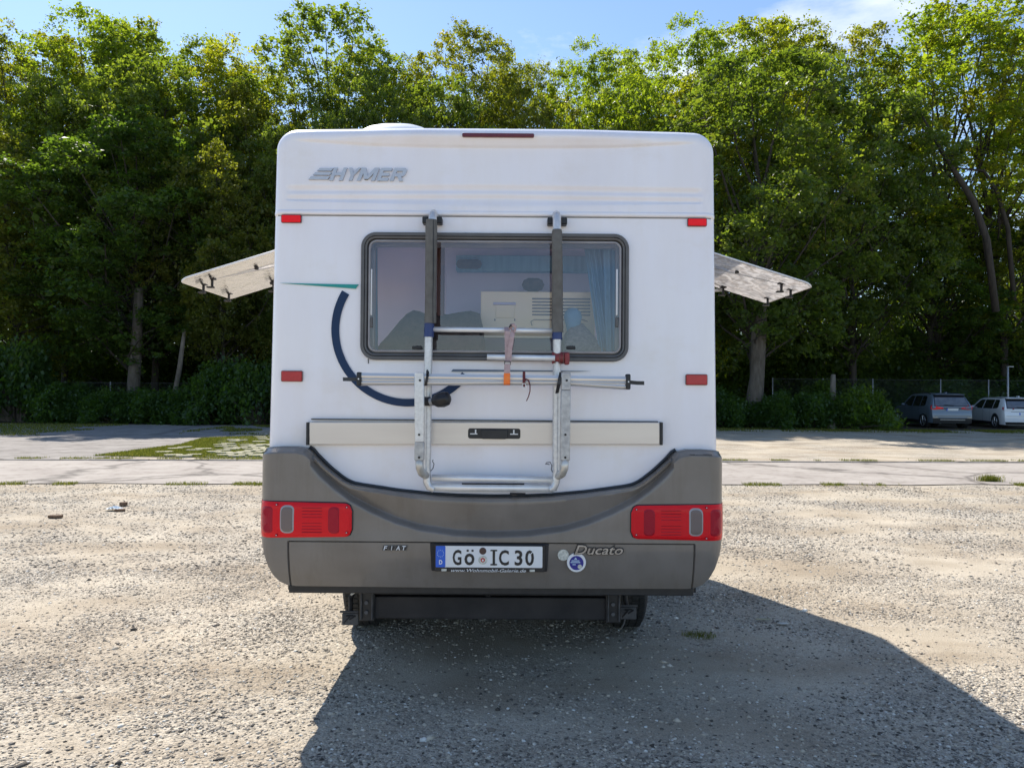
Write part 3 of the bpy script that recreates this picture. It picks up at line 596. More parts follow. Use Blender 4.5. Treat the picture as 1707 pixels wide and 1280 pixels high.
specs = [ # seed, H, R, base, limbs, leaves, leafsize, openness, lean
    (11, 14, 4.6, 3.6, 36, 62000, 0.155, 0.0, (0.3, 0)),
    (23, 14, 4.4, 3.2, 36, 62000, 0.15, 0.05, (-0.5, 0)),
    (37, 14, 4.9, 4.0, 38, 62000, 0.16, 0.0, (0.2, 0.4)),
    (41, 24, 5.6, 8.0, 44, 56000, 0.19, 0.32, (1.2, 0)),
    (59, 24, 5.4, 9.0, 42, 50000, 0.19, 0.40, (-1.6, 0)),
    (61, 24, 6.2, 8.0, 52, 85000, 0.18, 0.0, (0.4, 0)),
    (77, 24, 6.0, 8.0, 50, 80000, 0.175, 0.08, (-0.6, 0.3)),
]
for sp in specs:
    mb, C, CV = make_tree(sp[0], sp[1], sp[2], sp[3], sp[4], sp[5], sp[6], sp[7], sp[8])
    tm = bpy.data.meshes.new('trunk'); tm.from_pydata(mb.v, [], mb.f); tm.materials.append(M['bark_dark']); tm.polygons.foreach_set('use_smooth', [True] * len(tm.polygons))
    TREE.append((tm, leaf_mesh('crown', C, sp[6], clumpv=CV), sp[1], sp[2]))
def tree(px, ytop, D, halfw, var, tint, label, name='tree', group=None, yaw=None, cat='tree'):
    tm, cm, H, R0 = TREE[var]; top = at(px, ytop, D); x = ground_at_x(px, D)
    t = empty(name, (x, D, 0), label=label, cat=cat, group=group)
    sz = top.z / (H * (1.075 if H > 20 else 1.06)); sx = halfw * D / FPX / R0; yaw = random.uniform(0, 6.28) if yaw is None else yaw
    for nm, me in (('trunk', tm), ('crown', cm)):
        o = bpy.data.objects.new(nm, me); COL.objects.link(o); o.parent = t; o.scale = (sx, sx, sz); o.rotation_euler = (0, 0, yaw)
        if nm == 'crown': o.color = (*tint, 1)
    return t
def ground_at_x(px, D): return (px - 853.5) / FPX * D
G = dict(green=(0.95, 1.0, 1.0), dark=(0.62, 0.78, 0.85), yellow=(1.5, 1.3, 0.75), brown=(1.06, 0.93, 0.88), bright=(1.3, 1.35, 0.8), olive=(1.15, 1.0, 0.85), grey=(0.85, 0.92, 1.05))
TG = 'trees along the edge of the wood'
rows = [
 # back row
 (-70, 70, 45, 120, 0, 'brown', 'brownish tree cut by the left edge of the photo, behind the others'),
 (60, 48, 44, 110, 1, 'olive', 'reddish-green tree top at the upper left corner of the wood'),
 (160, 6, 44, 110, 2, 'bright', 'tall tree with feathery light green top, second peak from the left'),
 (270, 22, 45, 115, 0, 'green', 'tall green tree right of the feathery-topped one on the left'),
 (390, 62, 44, 105, 1, 'yellow', 'yellow-green tree whose rounded top stands left of the tall open tree'),
 (545, -28, 42, 105, 3, 'green', 'tall open tree with sky between its boughs, above the roof corner with the silver lettering'),
 (655, 62, 46, 85, 4, 'yellow', 'slim light tree between the tall open tree and the brown-topped one'),
 (760, 26, 43, 100, 0, 'brown', 'tree with rust-brown top left of the gap in the wood above the roof dome'),
 (860, 72, 46, 70, 1, 'yellow', 'small yellow-green crown directly left of the notch of sky'),
 (985, 62, 44, 78, 0, 'bright', 'light green crown directly right of the notch of sky'),
 (1060, 78, 47, 80, 3, 'bright', 'loose light crown in the second dip right of the notch of sky'),
 (1150, 30, 44, 95, 1, 'bright', 'broad yellow-green tree above the right half of the motorhome roof'),
 (1275, 14, 44, 105, 2, 'yellow', 'tall golden-green tree behind the big dark tree on the right'),
 (1400, 42, 46, 100, 0, 'olive', 'olive tree showing behind the right shoulder of the big dark tree'),
 (1545, -15, 44, 110, 3, 'bright', 'tall open tree with much sky between its boughs, left of the leaning trunk'),
 (1675, -55, 42, 110, 4, 'yellow', 'tallest open golden tree, cut by the top right corner'),
 (1790, -20, 46, 110, 3, 'bright', 'open tree cut by the right edge of the photo'),
 # middle row
 (110, 130, 40, 130, 2, 'green', 'green tree in the middle of the wood at the far left'),
 (260, 105, 39, 140, 0, 'green', 'broad green tree above the left roof hatch'),
 (420, 150, 40, 120, 1, 'olive', 'yellowish tree touching the left roof corner of the motorhome'),
 (600, 120, 39, 110, 2, 'green', 'green tree directly behind the roof dome'),
 (740, 135, 38, 115, 0, 'green', 'dense green tree behind the roof, under the rust-brown top'),
 (880, 145, 39, 110, 1, 'olive', 'dull green tree behind the roof, under the notch of sky'),
 (1030, 120, 39, 110, 2, 'bright', 'fresh green tree behind the roof right of the brake light'),
 (1170, 130, 38, 105, 0, 'yellow', 'golden-green tree behind the right roof corner'),
 # front row
 (30, 215, 36.5, 135, 1, 'brown', 'dark brownish tree at the left edge, in front'),
 (225, 195, 35.5, 175, 0, 'dark', 'big dark green tree on a straight trunk left of the motorhome'),
 (372, 250, 36, 115, 2, 'brown', 'rusty brown-leaved tree close to the left side of the motorhome'),
 (480, 200, 37, 95, 1, 'green', 'green tree half hidden by the left side of the motorhome'),
 (1255, 90, 34.5, 185, 0, 'grey', 'big dark round tree on a thick forked trunk, right of the motorhome'),
 (1425, 130, 41, 150, 2, 'grey', 'large grey-green tree left of the dark parked car'),
 (1570, 330, 44, 135, 1, 'dark', 'low dark tree behind the dark parked car'),
 (1700, 355, 44, 125, 2, 'brown', 'low brownish tree behind the white parked car'),
]
for i_, (px, yt, D, hw, var, ti, lab) in enumerate(rows):
    if i_ < 17:
        hw *= 1.3
        if var < 3: var = 5 + i_ % 2
        else: hw *= 1.12
    tree(px, yt, D, hw, var, G[ti], lab, group=TG)

# bare and leaning trunks one can tell apart
def trunk_thing(name, pts, rad, mat, label, twigs=()):
    t = MB().tube(pts, rad, 9)
    o = t.build(name, mat, smooth=True, base=True, label=label, cat='tree trunk'); return o
def L3(px, py, D): return at(px, py, D)
trunk_thing('leaning_trunk', [L3(1660, 520, 38), L3(1645, 400, 38), L3(1622, 335, 38), L3(1600, 300, 38), L3(1575, 262, 38), L3(1535, 190, 38)], [0.18, 0.17, 0.165, 0.14, 0.10, 0.04], M['bark_dark'], 'dark leaning trunk against the patch of sky on the right')
trunk_thing('forked_trunk', [L3(1690, 500, 39.5), L3(1680, 380, 39.5), L3(1662, 320, 39.5), L3(1640, 285, 39.5), L3(1590, 280, 39.5)], [0.13, 0.12, 0.10, 0.08, 0.03], M['bark_dark'], 'second thinner dark trunk right of the leaning one')
trunk_thing('young_trunk', [Vector((ground_at_x(292, 34.3), 34.3, 0)), L3(292, 655, 34.2), L3(300, 610, 33.6), L3(303, 585, 33.6), L3(308, 548, 33.6)], [0.14, 0.12, 0.11, 0.10, 0.07], M['bark_pale'], 'thin pale crooked trunk standing in the hedge left of the motorhome')
trunk_thing('broken_trunk', [ground_at(1386, 716), L3(1386, 690, 33.2), L3(1388, 655, 33.2), L3(1389, 624, 33.2)], [0.17, 0.15, 0.14, 0.10], M['bark_pale'], 'broken pale stump in the bushes left of the dark parked car')
trunk_thing('thick_trunk', [ground_at(1258, 712), L3(1256, 680, 33.6), L3(1262, 630, 33.6), L3(1264, 580, 33.6), L3(1266, 530, 33.6), L3(1262, 470, 33.8)], [0.50, 0.42, 0.33, 0.34, 0.36, 0.30], M['bark'], 'thick furrowed grey trunk under the big round tree right of the motorhome')
trunk_thing('straight_trunk', [L3(220, 715, 34.4), L3(223, 640, 34.4), L3(228, 570, 34.4), L3(232, 480, 34.4)], [0.36, 0.29, 0.25, 0.2], M['bark'], 'straight grey trunk standing behind the hedge on the left')

# shrubs: hedge in front, undergrowth behind
def make_bush(seed, leaves, size):
    rnd = random.Random(seed); C = []; CV = []; mb = MB()
    for k in range(60):
        a = rnd.uniform(0, 6.28); el = rnd.random() ** 0.8; r_ = 1.0 * math.sqrt(1 - (el * 0.9) ** 2) * rnd.uniform(0.5, 1.1) * (1 + 0.28 * math.sin(a * 2 + seed) + 0.2 * math.sin(a * 5 + seed * 2))
        c = Vector((r_ * math.cos(a), r_ * math.sin(a), 0.10 + 0.9 * el * rnd.uniform(0.5, 1.1) * (0.85 + 0.2 * math.sin(a * 3 + seed))))
        mb.tube([(0.15 * math.cos(a), 0.15 * math.sin(a), 0), tuple(c * 0.6), tuple(c)], [0.03, 0.018, 0.006], 4, cap=False)
        m_ = int(leaves / 60 * rnd.uniform(0.5, 1.5)); sd = rnd.uniform(0.09, 0.2)
        C.append(RNG.normal(size=(m_, 3)) * np.array([sd, sd, sd * 0.8]) + np.array(c)); CV.append(np.full(m_, min(max(0.22 + rnd.gauss(0, .1), 0.02), 0.5)))
    C = np.concatenate(C); C[:, 2] = np.abs(C[:, 2])
    sm = bpy.data.meshes.new('stems'); sm.from_pydata(mb.v, [], mb.f); sm.materials.append(M['bark'])
    return sm, leaf_mesh('foliage', C, size, clumpv=np.concatenate(CV))
BUSH = [make_bush(s, 15000, 0.085) for s in (5, 6, 7)]
def bush(px, ytop, D, hw, var, tint, label, group=None):
    sm, fm = BUSH[var]; top = at(px, ytop, D)
    t = empty('shrub', (ground_at_x(px, D), D, 0), label=label, cat='shrub', group=group); s = hw * D / FPX; yaw = random.uniform(0, 6.28)
    for nm, me in (('stems', sm), ('foliage', fm)):
        o = bpy.data.objects.new(nm, me); COL.objects.link(o); o.parent = t; o.scale = (s, s, top.z); o.rotation_euler = (0, 0, yaw)
        if nm == 'foliage': o.color = (*tint, 1)
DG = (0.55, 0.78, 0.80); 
hedge = [(-30, 600, 34, 60, 'tall dark shrub cut by the left edge'), (35, 582, 33.6, 62, 'tall dark conical shrub at the left end of the hedge'), (100, 640, 33.2, 48, 'low shrub right of the tall conical one at the left'),
 (150, 648, 33.0, 45, 'low dark shrub in the hedge under the lit branches on the left'), (205, 655, 33.1, 45, 'low shrub at the foot of the straight grey trunk'), (262, 648, 33.0, 48, 'low shrub left of the pale crooked trunk'),
 (318, 650, 33.2, 45, 'low shrub right of the pale crooked trunk'), (368, 612, 33.4, 55, 'taller dark shrub nearing the left side of the motorhome'), (432, 600, 33.2, 58, 'tall dark shrub touching the left side of the motorhome in the photo'),
 (520, 620, 33.4, 60, 'shrub behind the motorhome, left'), (640, 640, 33.4, 60, 'shrub behind the motorhome, middle'), (1120, 630, 33.4, 60, 'shrub behind the motorhome, right'),
 (1212, 655, 33.2, 42, 'low shrub touching the right side of the motorhome in the photo'), (1292, 662, 33.0, 42, 'low shrub right of the thick furrowed trunk'), (1340, 652, 33.0, 45, 'low leafy shrub left of the broken stump'),
 (1400, 645, 33.2, 55, 'lit leafy shrub right of the broken stump'), (1440, 655, 33.2, 36, 'leafy shrub touching the bonnet of the dark parked car'), (1540, 640, 41.4, 60, 'shrub behind the dark parked car'),
 (1620, 640, 41.4, 60, 'shrub between the two parked cars, behind the fence'), (1700, 640, 41.4, 60, 'shrub behind the white parked car')]
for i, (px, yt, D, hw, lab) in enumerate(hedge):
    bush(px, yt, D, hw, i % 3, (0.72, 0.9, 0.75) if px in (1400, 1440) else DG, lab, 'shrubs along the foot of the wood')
# undergrowth masses deeper in, and the wood behind
UL = ['shadowy undergrowth ' + w for w in ('at the far left edge, behind the tall conical shrub', 'behind the thin grey signpost', 'left of the straight grey trunk', 'right behind the straight grey trunk', 'behind the pale crooked trunk', 'behind the left side window of the motorhome', 'hidden behind the left of the motorhome', 'hidden left of the middle of the motorhome', 'hidden behind the middle of the motorhome', 'hidden right of the middle of the motorhome', 'hidden behind the right of the motorhome', 'behind the thick furrowed trunk', 'behind the broken pale stump', 'behind the bonnet of the dark parked car', 'behind the tail of the dark parked car', 'behind the white parked car')]
BUSH.append(make_bush(8, 34000, 0.04)); BUSH.append(make_bush(9, 34000, 0.04))
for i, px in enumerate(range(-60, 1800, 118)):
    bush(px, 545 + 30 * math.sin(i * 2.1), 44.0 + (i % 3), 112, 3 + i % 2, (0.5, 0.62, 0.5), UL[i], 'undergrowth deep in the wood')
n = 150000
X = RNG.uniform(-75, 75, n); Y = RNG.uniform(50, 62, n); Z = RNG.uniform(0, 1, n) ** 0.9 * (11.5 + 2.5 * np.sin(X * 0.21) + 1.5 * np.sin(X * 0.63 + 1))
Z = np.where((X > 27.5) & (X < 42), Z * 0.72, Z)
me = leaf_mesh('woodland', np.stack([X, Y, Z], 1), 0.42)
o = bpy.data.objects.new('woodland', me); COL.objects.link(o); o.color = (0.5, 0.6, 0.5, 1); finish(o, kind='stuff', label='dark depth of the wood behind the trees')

# ------------------------------------------------------------------ fence behind the hedge and the lamp
M['dull_wire'] = pm('dull_wire', (0.07, 0.075, 0.08), (0.10, 0.105, 0.11), 10, 0.6)
M['galv'] = pm('galvanised', (0.30, 0.31, 0.32), (0.40, 0.41, 0.42), 10, 0.5, metal=0.4)
def fence(pxs, ytop, D, label, rail=True):
    x0 = ground_at_x(pxs[0], D); t = empty('mesh_fence', ((ground_at_x(pxs[0], D) + ground_at_x(pxs[-1], D)) / 2, D, 0), label=label, cat='fence')
    h = at(1500 if pxs[0] > 900 else 200, ytop, D).z
    for px in pxs:
        x = ground_at_x(px, D); MB().tube([(x, D, 0), (x, D, h + 0.05)], 0.03, 8).build('post', M['galv'], t, smooth=True)
    xa, xb = ground_at_x(pxs[0], D), ground_at_x(pxs[-1], D)
    MB().tube([(xa, D, h), (xb, D, h)], 0.009, 6).build('rail', M['dull_wire'], t)
    w = MB(); step = 0.12; nn = int((xb - xa) / step)
    for i in range(nn):
        x = xa + i * step
        for sgn in (1, -1):
            a, b = (x, D + 0.01 * sgn, 0.05), (min(max(x + sgn * h * 0.9, xa), xb), D + 0.01 * sgn, h if xa < x + sgn * h * 0.9 < xb else 0.05 + (h - 0.05) * abs(((xb if sgn > 0 else xa) - x)) / (h * 0.9))
            w.tube([a, b], 0.0022, 3, cap=False)
    o = w.build('wire_mesh', M['dull_wire'], t); o['kind'] = 'stuff'
fence([1288, 1372, 1455, 1568, 1648, 1730], 633, 39.4, 'wire mesh fence behind the parked cars on the right')
fence([65, 184, 297, 420], 638, 34.9, 'low wire mesh fence half hidden in the hedge on the left')
g0 = at(1680, 612, 37.9); lp = empty('lamp_post', (g0.x, 37.9, 0), label='slender grey post with a short bent arm behind the white parked car', cat='lamp post')
MB().tube([(g0.x, 37.9, 0), (g0.x, 37.9, g0.z)], 0.05, 10).build('pole', M['galv'], lp, smooth=True)
MB().box(g0.x - 0.03, g0.x + 0.28, 37.84, 37.96, g0.z, g0.z + 0.05).build('lamp_head', M['galv'], lp, bevel=0.01)
s0 = at(65, 612, 33.9); sp_ = empty('signpost', (s0.x, 33.9, 0), label='thin grey post with a small flat plate in the hedge at the far left', cat='signpost')
MB().tube([(s0.x, 33.9, 0), (s0.x, 33.9, s0.z)], 0.035, 8).build('pole', M['galv'], sp_, smooth=True)
MB().box(s0.x - 0.18, s0.x + 0.14, 33.86, 33.94, s0.z, s0.z + 0.06).build('plate', M['galv'], sp_)
# ------------------------------------------------------------------ motorhome
YR = 3.63                                     # distance of the rear wall
MHX = at(822, 655, YR).x                      # centre line
MH = empty('motorhome', (MHX, 6.0, 0), label='white motorhome with grey bumper seen from behind, bicycle rack on its rear wall', cat='motorhome')
def PX(px, Y=YR): return (px - 853.5) / FPX * Y          # lateral metres of a photo column at distance Y
def PZ(py, Y=YR): return HCAM + (654.9 - py) / FPX * Y    # height of a photo row (horizon-levelled) at distance Y
def P3(px, py, Y=YR): return at(px, py, Y)
RC = 0.07
ZT = PZ(219.5, YR + RC); ZB = 0.80
def halfw(z):
    t = (z - PZ(740)) / (PZ(240) - PZ(740)); return 1.1445 + (1.1225 - 1.1445) * min(max(t, -.3), 1.1)
RTOP = 0.11
def outline_half(z):
    w = halfw(z)
    if z > ZT - RTOP: d = z - (ZT - RTOP); w -= RTOP - math.sqrt(max(RTOP ** 2 - d * d, 0))
    return w
def sstep(a, b, v):
    t = min(max((v - a) / (b - a), 0), 1); return t * t * (3 - 2 * t)
def rear_depth(x, z):
    """distance of the rear skin behind the plane YR (positive = further forward)"""
    ax = abs(x); w = halfw(z)
    dx = w - ax; dz = ZT - z
    if dx < RTOP and dz < RTOP: sd = RTOP - math.hypot(RTOP - dx, RTOP - dz)
    else: sd = min(dx, dz)
    sd = max(sd, 0)
    d = RC * (1 - math.sqrt(max(1 - (1 - min(sd / RC, 1)) ** 2, 0)))
    py = 654.9 - (z - HCAM) / YR * FPX; u = ax / 1.07
    fade = 1 - sstep(0.955, 0.99, u)
    # two shallow pressed bands under the lettering
    y0 = 306 + 3 * u
    if y0 - 4 < py < 352:
        a = 0.009 * sstep(y0, y0 + 9, py) - 0.005 * sstep(y0 + 10, y0 + 16, py) + 0.008 * sstep(y0 + 17, y0 + 24, py) - 0.012 * sstep(y0 + 24, y0 + 40 - 12 * u, py)
        d += a * fade
    # raised lip at the bottom of the roof cap
    d -= 0.006 * sstep(351, 354, py) * (1 - sstep(358, 360, py))
    d += 0.004 * sstep(358, 360, py)
    # overhanging lens along the top edge
    zc = 247 - 12 * u * u * 0.6 - 4 * sstep(.5, 1, u); reach = 1 - sstep(0.30, 0.93, u)
    d -= 0.030 * reach * sstep(zc, 226, py) if py < zc else 0
    if py < zc: d -= 0.010 * (1 - sstep(0.85, 0.97, u)) * sstep(zc, zc - 5, py)
    return d
def build_shell():
    us = [-1 + 2 * i / 150 for i in range(151)]
    us = sorted(set([round(math.copysign(1 - (1 - abs(u)) ** 1.25, u), 5) for u in us]))
    zs = list(np.linspace(ZB, PZ(360), 60)) + list(np.linspace(PZ(359.5), PZ(300), 64)) + list(np.linspace(PZ(299), PZ(252), 14)) + list(np.linspace(PZ(250), ZT - 0.02, 26)) + [ZT - 0.012, ZT - 0.006, ZT - 0.002, ZT]
    V = []; nx = len(us)
    for z in zs:
        w = outline_half(z)
        for u in us: V.append((MHX + u * w, YR + rear_depth(u * w, z), z))
    F = []
    wx0, wx1, wz0, wz1 = PX(610), PX(1038), PZ(594), PZ(397)
    for j in range(len(zs) - 1):
        for i in range(nx - 1):
            a = j * nx + i; c = (Vector(V[a]) + Vector(V[a + nx + 1])) / 2
            if wx0 < c.x < wx1 and wz0 < c.z < wz1: continue
            F.append((a, a + 1, a + nx + 1, a + nx))
    # sides and roof: run the outline forward
    loop = [j * nx for j in range(len(zs))] + [(len(zs) - 1) * nx + i for i in range(1, nx)] + [j * nx + nx - 1 for j in range(len(zs) - 2, -1, -1)]
    base = len(V); stations = [(3.9, 0.0), (4.0, 0.0), (4.76, 0.008), (5.0, 0.01), (6.6, 0.0)]
    prev = loop
    for (y, dz) in stations:
        cur = []
        for k in loop: cur.append(len(V)); v = V[k]; V.append((v[0], y, v[2] + (dz if v[2] > 2.6 else 0)))
        for q in range(len(loop) - 1):
            p, p2 = V[loop[q]], V[loop[q + 1]]
            if y == 4.76 and abs(p[0] - MHX) > 1.05 and 1.66 < p[2] < 2.33 and 1.66 < p2[2] < 2.33: continue    # side window openings
            F.append((prev[q], cur[q], cur[q + 1], prev[q + 1]))
        prev = cur
    # windscreen slope at the front closes the body
    cur = []
    for k in loop:
        v = V[k]; cur.append(len(V)); t = (ZT - v[2]) / (ZT - ZB); V.append((MHX + (v[0] - MHX) * 0.97, 6.72 + 0.22 * min(t * 1.4, 1), v[2] - 0.06 * (v[2] > 2.8)))
    for q in range(len(loop) - 1): F.append((prev[q], cur[q], cur[q + 1], prev[q + 1]))
    F.append(tuple(reversed(cur)))
    obj('body_shell', V, F, M['white'], MH, smooth=True, autosmooth=35)
build_shell()
# bonnet and nose (hidden behind the body in the photo)
MB().prism([(MHX - 1.02, 0.45), (MHX + 1.02, 0.45), (MHX + 1.02, 1.02), (MHX + 0.86, 1.30), (MHX - 0.86, 1.30), (MHX - 1.02, 1.02)], 6.9, 8.75).build('bonnet', M['white'], MH, bevel=0.12, bseg=4)
MB().box(MHX - 0.9, MHX + 0.9, 6.965, 6.985, 1.42, 2.45).build('windscreen', M['black'], MH, bevel=0.004)
MB().box(MHX - 1.05, MHX + 1.05, 3.72, 8.4, 0.50, 0.80).build('floor_pan', M['chassis'], MH)
for s in (-1, 1):   # side skirts with wheel arch gap
    for y0, y1 in ((5.22, 7.2),):
        MB().box(MHX + s * 1.115 - 0.02, MHX + s * 1.115 + 0.02, y0, y1, 0.53, 0.98).build('side_skirt', M['grey2'], MH, bevel=0.012)
# roof cap seam
V = [];
mb = MB()
for s in (0,):
    pts = [(MHX + u * (halfw(2.42) - 0.03), YR + rear_depth(u * (halfw(2.42) - 0.03), PZ(360.5)) - 0.001, PZ(360.5)) for u in np.linspace(-1, 1, 60)]
    mb.tube(pts, 0.0035, 6)
mb.build('roof_cap_seam', M['seam'], MH)
# high brake light
MB().prism(rrect(PX(768), PX(887), PZ(232.3), PZ(226), 0.006), YR - 0.048, YR).build('brake_light', M['maroon'], MH, bevel=0.003)
# maker's lettering, raised
lx0, lx1 = 547, 677
LET = {'H': [[(0, 0), (.27, 0), (.27, 1), (0, 1)], [(.73, 0), (1, 0), (1, 1), (.73, 1)], [(.2, .40), (.8, .40), (.8, .62), (.2, .62)]],
 'Y': [[(.36, 0), (.66, 0), (.66, .5), (.36, .5)], [(-.05, 1), (.24, 1), (.62, .45), (.38, .38)], [(.76, 1), (1.06, 1), (.64, .38), (.40, .45)]],
 'M': [[(0, 0), (.20, 0), (.20, 1), (0, 1)], [(.80, 0), (1, 0), (1, 1), (.80, 1)], [(.02, 1), (.26, 1), (.60, .12), (.40, .12)], [(.74, 1), (.98, 1), (.60, .12), (.40, .12)]],
 'E': [[(0, 0), (.30, 0), (.30, 1), (0, 1)], [(.2, 0), (1, 0), (1, .22), (.2, .22)], [(.2, .39), (.92, .39), (.92, .60), (.2, .60)], [(.2, .78), (1, .78), (1, 1), (.2, 1)]],
 'R': [[(0, 0), (.26, 0), (.26, 1), (0, 1)], [(.2, .78), (.80, .78), (1, .88), (.85, 1), (.2, 1)], [(.2, .34), (.84, .34), (.90, .56), (.2, .56)], [(.72, .50), (.86, .36), (1, .50), (1, .88), (.86, .98), (.72, .84)], [(.42, .40), (.70, .40), (1.0, 0), (.70, 0)]]}
mb = MB()
for ch, xa, xb in (('H', 546, 568), ('Y', 572, 590), ('M', 592, 621.5), ('E', 625, 643.5), ('R', 647, 669)):
    for k, pg in enumerate(LET[ch]):
        pts = [(PX(xa + (xb - xa) * u + 8.0 * v_), PZ(303.2 - 21.5 * v_ - 0.0 * u)) for u, v_ in pg]
        mb.prism(pts, YR - 0.0125 - 0.0004 * k, YR + 0.004)
mb.build('maker_lettering', M['badge'], MH)

mb = MB()
for (xa, xb, ya, yb) in ((526, 549, 287, 282.5), (519, 546.5, 294, 289.5), (511.5, 543, 301.5, 296.5)):
    sh = 4
    mb.prism([(PX(xa), PZ(ya)), (PX(xb), PZ(ya)), (PX(xb + sh), PZ(yb)), (PX(xa + sh), PZ(yb))], YR - 0.012, YR + 0.004)
mb.build('maker_emblem', M['badge'], MH)
# reflectors
for px0, px1, py0, py1, mat, lab in ((470, 502, 359.5, 371, 'redrefl', 'bright red, upper'), (1146.5, 1177, 365.5, 377, 'redrefl', 'bright red, upper'), (470, 504, 619, 635, 'crimson', 'dark red, lower'), (1143.5, 1178, 625, 641, 'crimson', 'dark red, lower')):
    a = P3(px0, py1); b = P3(px1, py0); x0, x1, z0, z1 = a.x, b.x, a.z, b.z
    rf = MB().prism(rrect(x0, x1, z0, z1, 0.006), YR - 0.012, YR + 0.01).build('reflector', M[mat], MH, bevel=0.003); rf['label'] = lab + ' reflector'
    MB().prism(rrect(x0 - .003, x1 + .003, z0 - .003, z1 + .003, 0.007), YR - 0.006, YR + 0.012).build('reflector_base', M['maroon'], rf)
# decals
cx, cy, ro, ri = 680, 549, 128.5, 114.5
mb = MB(); n = 70; V = []
for i in range(n + 1):
    a = R(150 + (322 - 150) * i / n); rin = ri + 1.5 * math.sin(i / n * 3.14)
    V += [(PX(cx + rin * math.cos(a)), YR - 0.0025, PZ(cy - 0.0075 * (cx - 853) - rin * math.sin(a))), (PX(cx + ro * math.cos(a)), YR - 0.0025, PZ(cy - 0.0075 * (cx - 853) - ro * math.sin(a)))]
F = [(2 * i, 2 * i + 2, 2 * i + 3, 2 * i + 1) for i in range(n)]
obj('arc_decal', V, F, M['navy'], MH)
MB().prism([(P3(*p).x, P3(*p).z) for p in ((466, 472), (598, 474.5), (593, 481.5))], YR - 0.003, YR + 0.001).build('wedge_decal', M['teal'], MH)
MB().prism([(P3(*p).x, P3(*p).z) for p in ((752, 619.5), (755, 615.5), (985, 618.6), (965, 619.6))], YR - 0.003, YR + 0.001).build('rule_decal', M['slate'], MH)

# cream service flap with its recessed handle
fl = MB().prism([(P3(*p).x, P3(*p).z) for p in ((518, 703), (1098, 703.5), (1098, 740.5), (518, 740.5))], YR - 0.030, YR + 0.01).build('storage_flap', M['cream'], MH, bevel=0.004)
for x0, x1 in ((513, 518), (1098, 1103)):
    a = P3(x0, 741); b = P3(x1, 703.5); MB().box(a.x, b.x, YR - 0.033, YR + 0.01, a.z, b.z).build('flap_end_seal', M['ink'], fl, bevel=0.002)
a = P3(520, 703.2); b = P3(1096, 701.6); MB().box(a.x, b.x, YR - 0.016, YR + 0.01, PZ(701.5), PZ(699.9)).build('flap_top_seal', M['gasket'], fl)
hz0, hz1 = P3(825, 730.5).z, P3(825, 713.5).z
MB().prism(rrect(PX(781.5), PX(868), hz0, hz1, 0.012), YR - 0.033, YR).build('handle_recess', M['ink'], fl, bevel=0.002)
MB().prism([(PX(803), PZ(729)), (PX(806), PZ(731)), (PX(843), PZ(731)), (PX(847), PZ(729)), (PX(847), PZ(715.5)), (PX(803), PZ(715.5))], YR - 0.040, YR - 0.02).build('handle', M['black'], fl, bevel=0.003)
for x0, x1, xs in ((785, 797, 794), (851, 864, 857)):
    MB().box(PX(x0), PX(x1), YR - 0.037, YR - 0.03, PZ(723.5), PZ(721.8)).box(PX(xs - 1), PX(xs + 1.2), YR - 0.038, YR - 0.031, PZ(721.8), PZ(715.5)).build('handle_clip', M['white_plastic'], fl)

# ---- rear window
wx0, wx1, wz0, wz1 = P3(601, 600).x, P3(1047, 600).x, P3(824, 601.5).z, P3(824, 389.5).z
win = ring_sweep('rear_window', (wx0, wx1, wz0, wz1), 0.075, [(0, YR + 0.012), (0, YR - 0.014), (0.004, YR - 0.020), (0.017, YR - 0.020), (0.020, YR - 0.014), (0.023, YR - 0.020), (0.031, YR - 0.018), (0.034, YR + 0.004), (0.040, YR + 0.004)], M['frame'], MH, n=10)
ring_sweep('pane_rim', (wx0 + 0.037, wx1 - 0.037, wz0 + 0.040, wz1 - 0.037), 0.042, [(0, YR + 0.016), (0, YR - 0.008), (0.004, YR - 0.011), (0.009, YR - 0.011), (0.011, YR - 0.004), (0.014, YR + 0.03)], M['frame_light'], win, n=10)
pp = rrect(wx0 + 0.040, wx1 - 0.040, wz0 + 0.043, wz1 - 0.040, 0.04)
obj('pane', [(x, YR - 0.004, z) for x, z in pp], [tuple(range(len(pp)))], M['glass'], win)
# inner surround of the window opening
cxw, czw = (wx0 + wx1) / 2, (wz0 + wz1) / 2
ring_sweep('inner_surround', (wx0 + 0.02, wx1 - 0.02, wz0 + 0.02, wz1 - 0.02), 0.05, [(-0.02, YR + 0.02), (-0.02, YR + 0.06), (0.035, YR + 0.065), (0.035, YR + 0.10), (0.0, YR + 0.105)], M['frame_light'], win)
MB().box(PX(640), PX(1010), YR + 0.045, YR + 0.06, P3(824, 405).z - 0.006, P3(824, 405).z + 0.006).build('blind_rail', M['frame_light'], win)
for px0, px1 in ((381 / 4.2675 * 0 + 688.5, 704), (944, 959)):
    a = P3(px0, 582.5); b = P3(px1, 577); MB().box(a.x, b.x, YR - 0.020, YR - 0.002, a.z, b.z).build('latch', M['ink'], win, bevel=0.003)
for px in (619.5, 1028):
    a = P3(px - 1.6, 526); b = P3(px + 1.6, 449); MB().box(a.x, b.x, YR - 0.010, YR + 0.006, a.z, b.z).build('stay_bar', M['white_plastic'], win, bevel=0.003)
    a = P3(px - 2.5, 546); b = P3(px + 2.5, 529); MB().box(a.x, b.x, YR - 0.011, YR + 0.006, a.z, b.z).build('stay_catch', M['frame'], win, bevel=0.003)
a = P3(614, 606); MB().tube([(a.x, YR - 0.004, P3(614, 598).z), (a.x + .001, YR - 0.004, a.z)], 0.0025, 6).build('sealant_drip', M['gasket'], win)

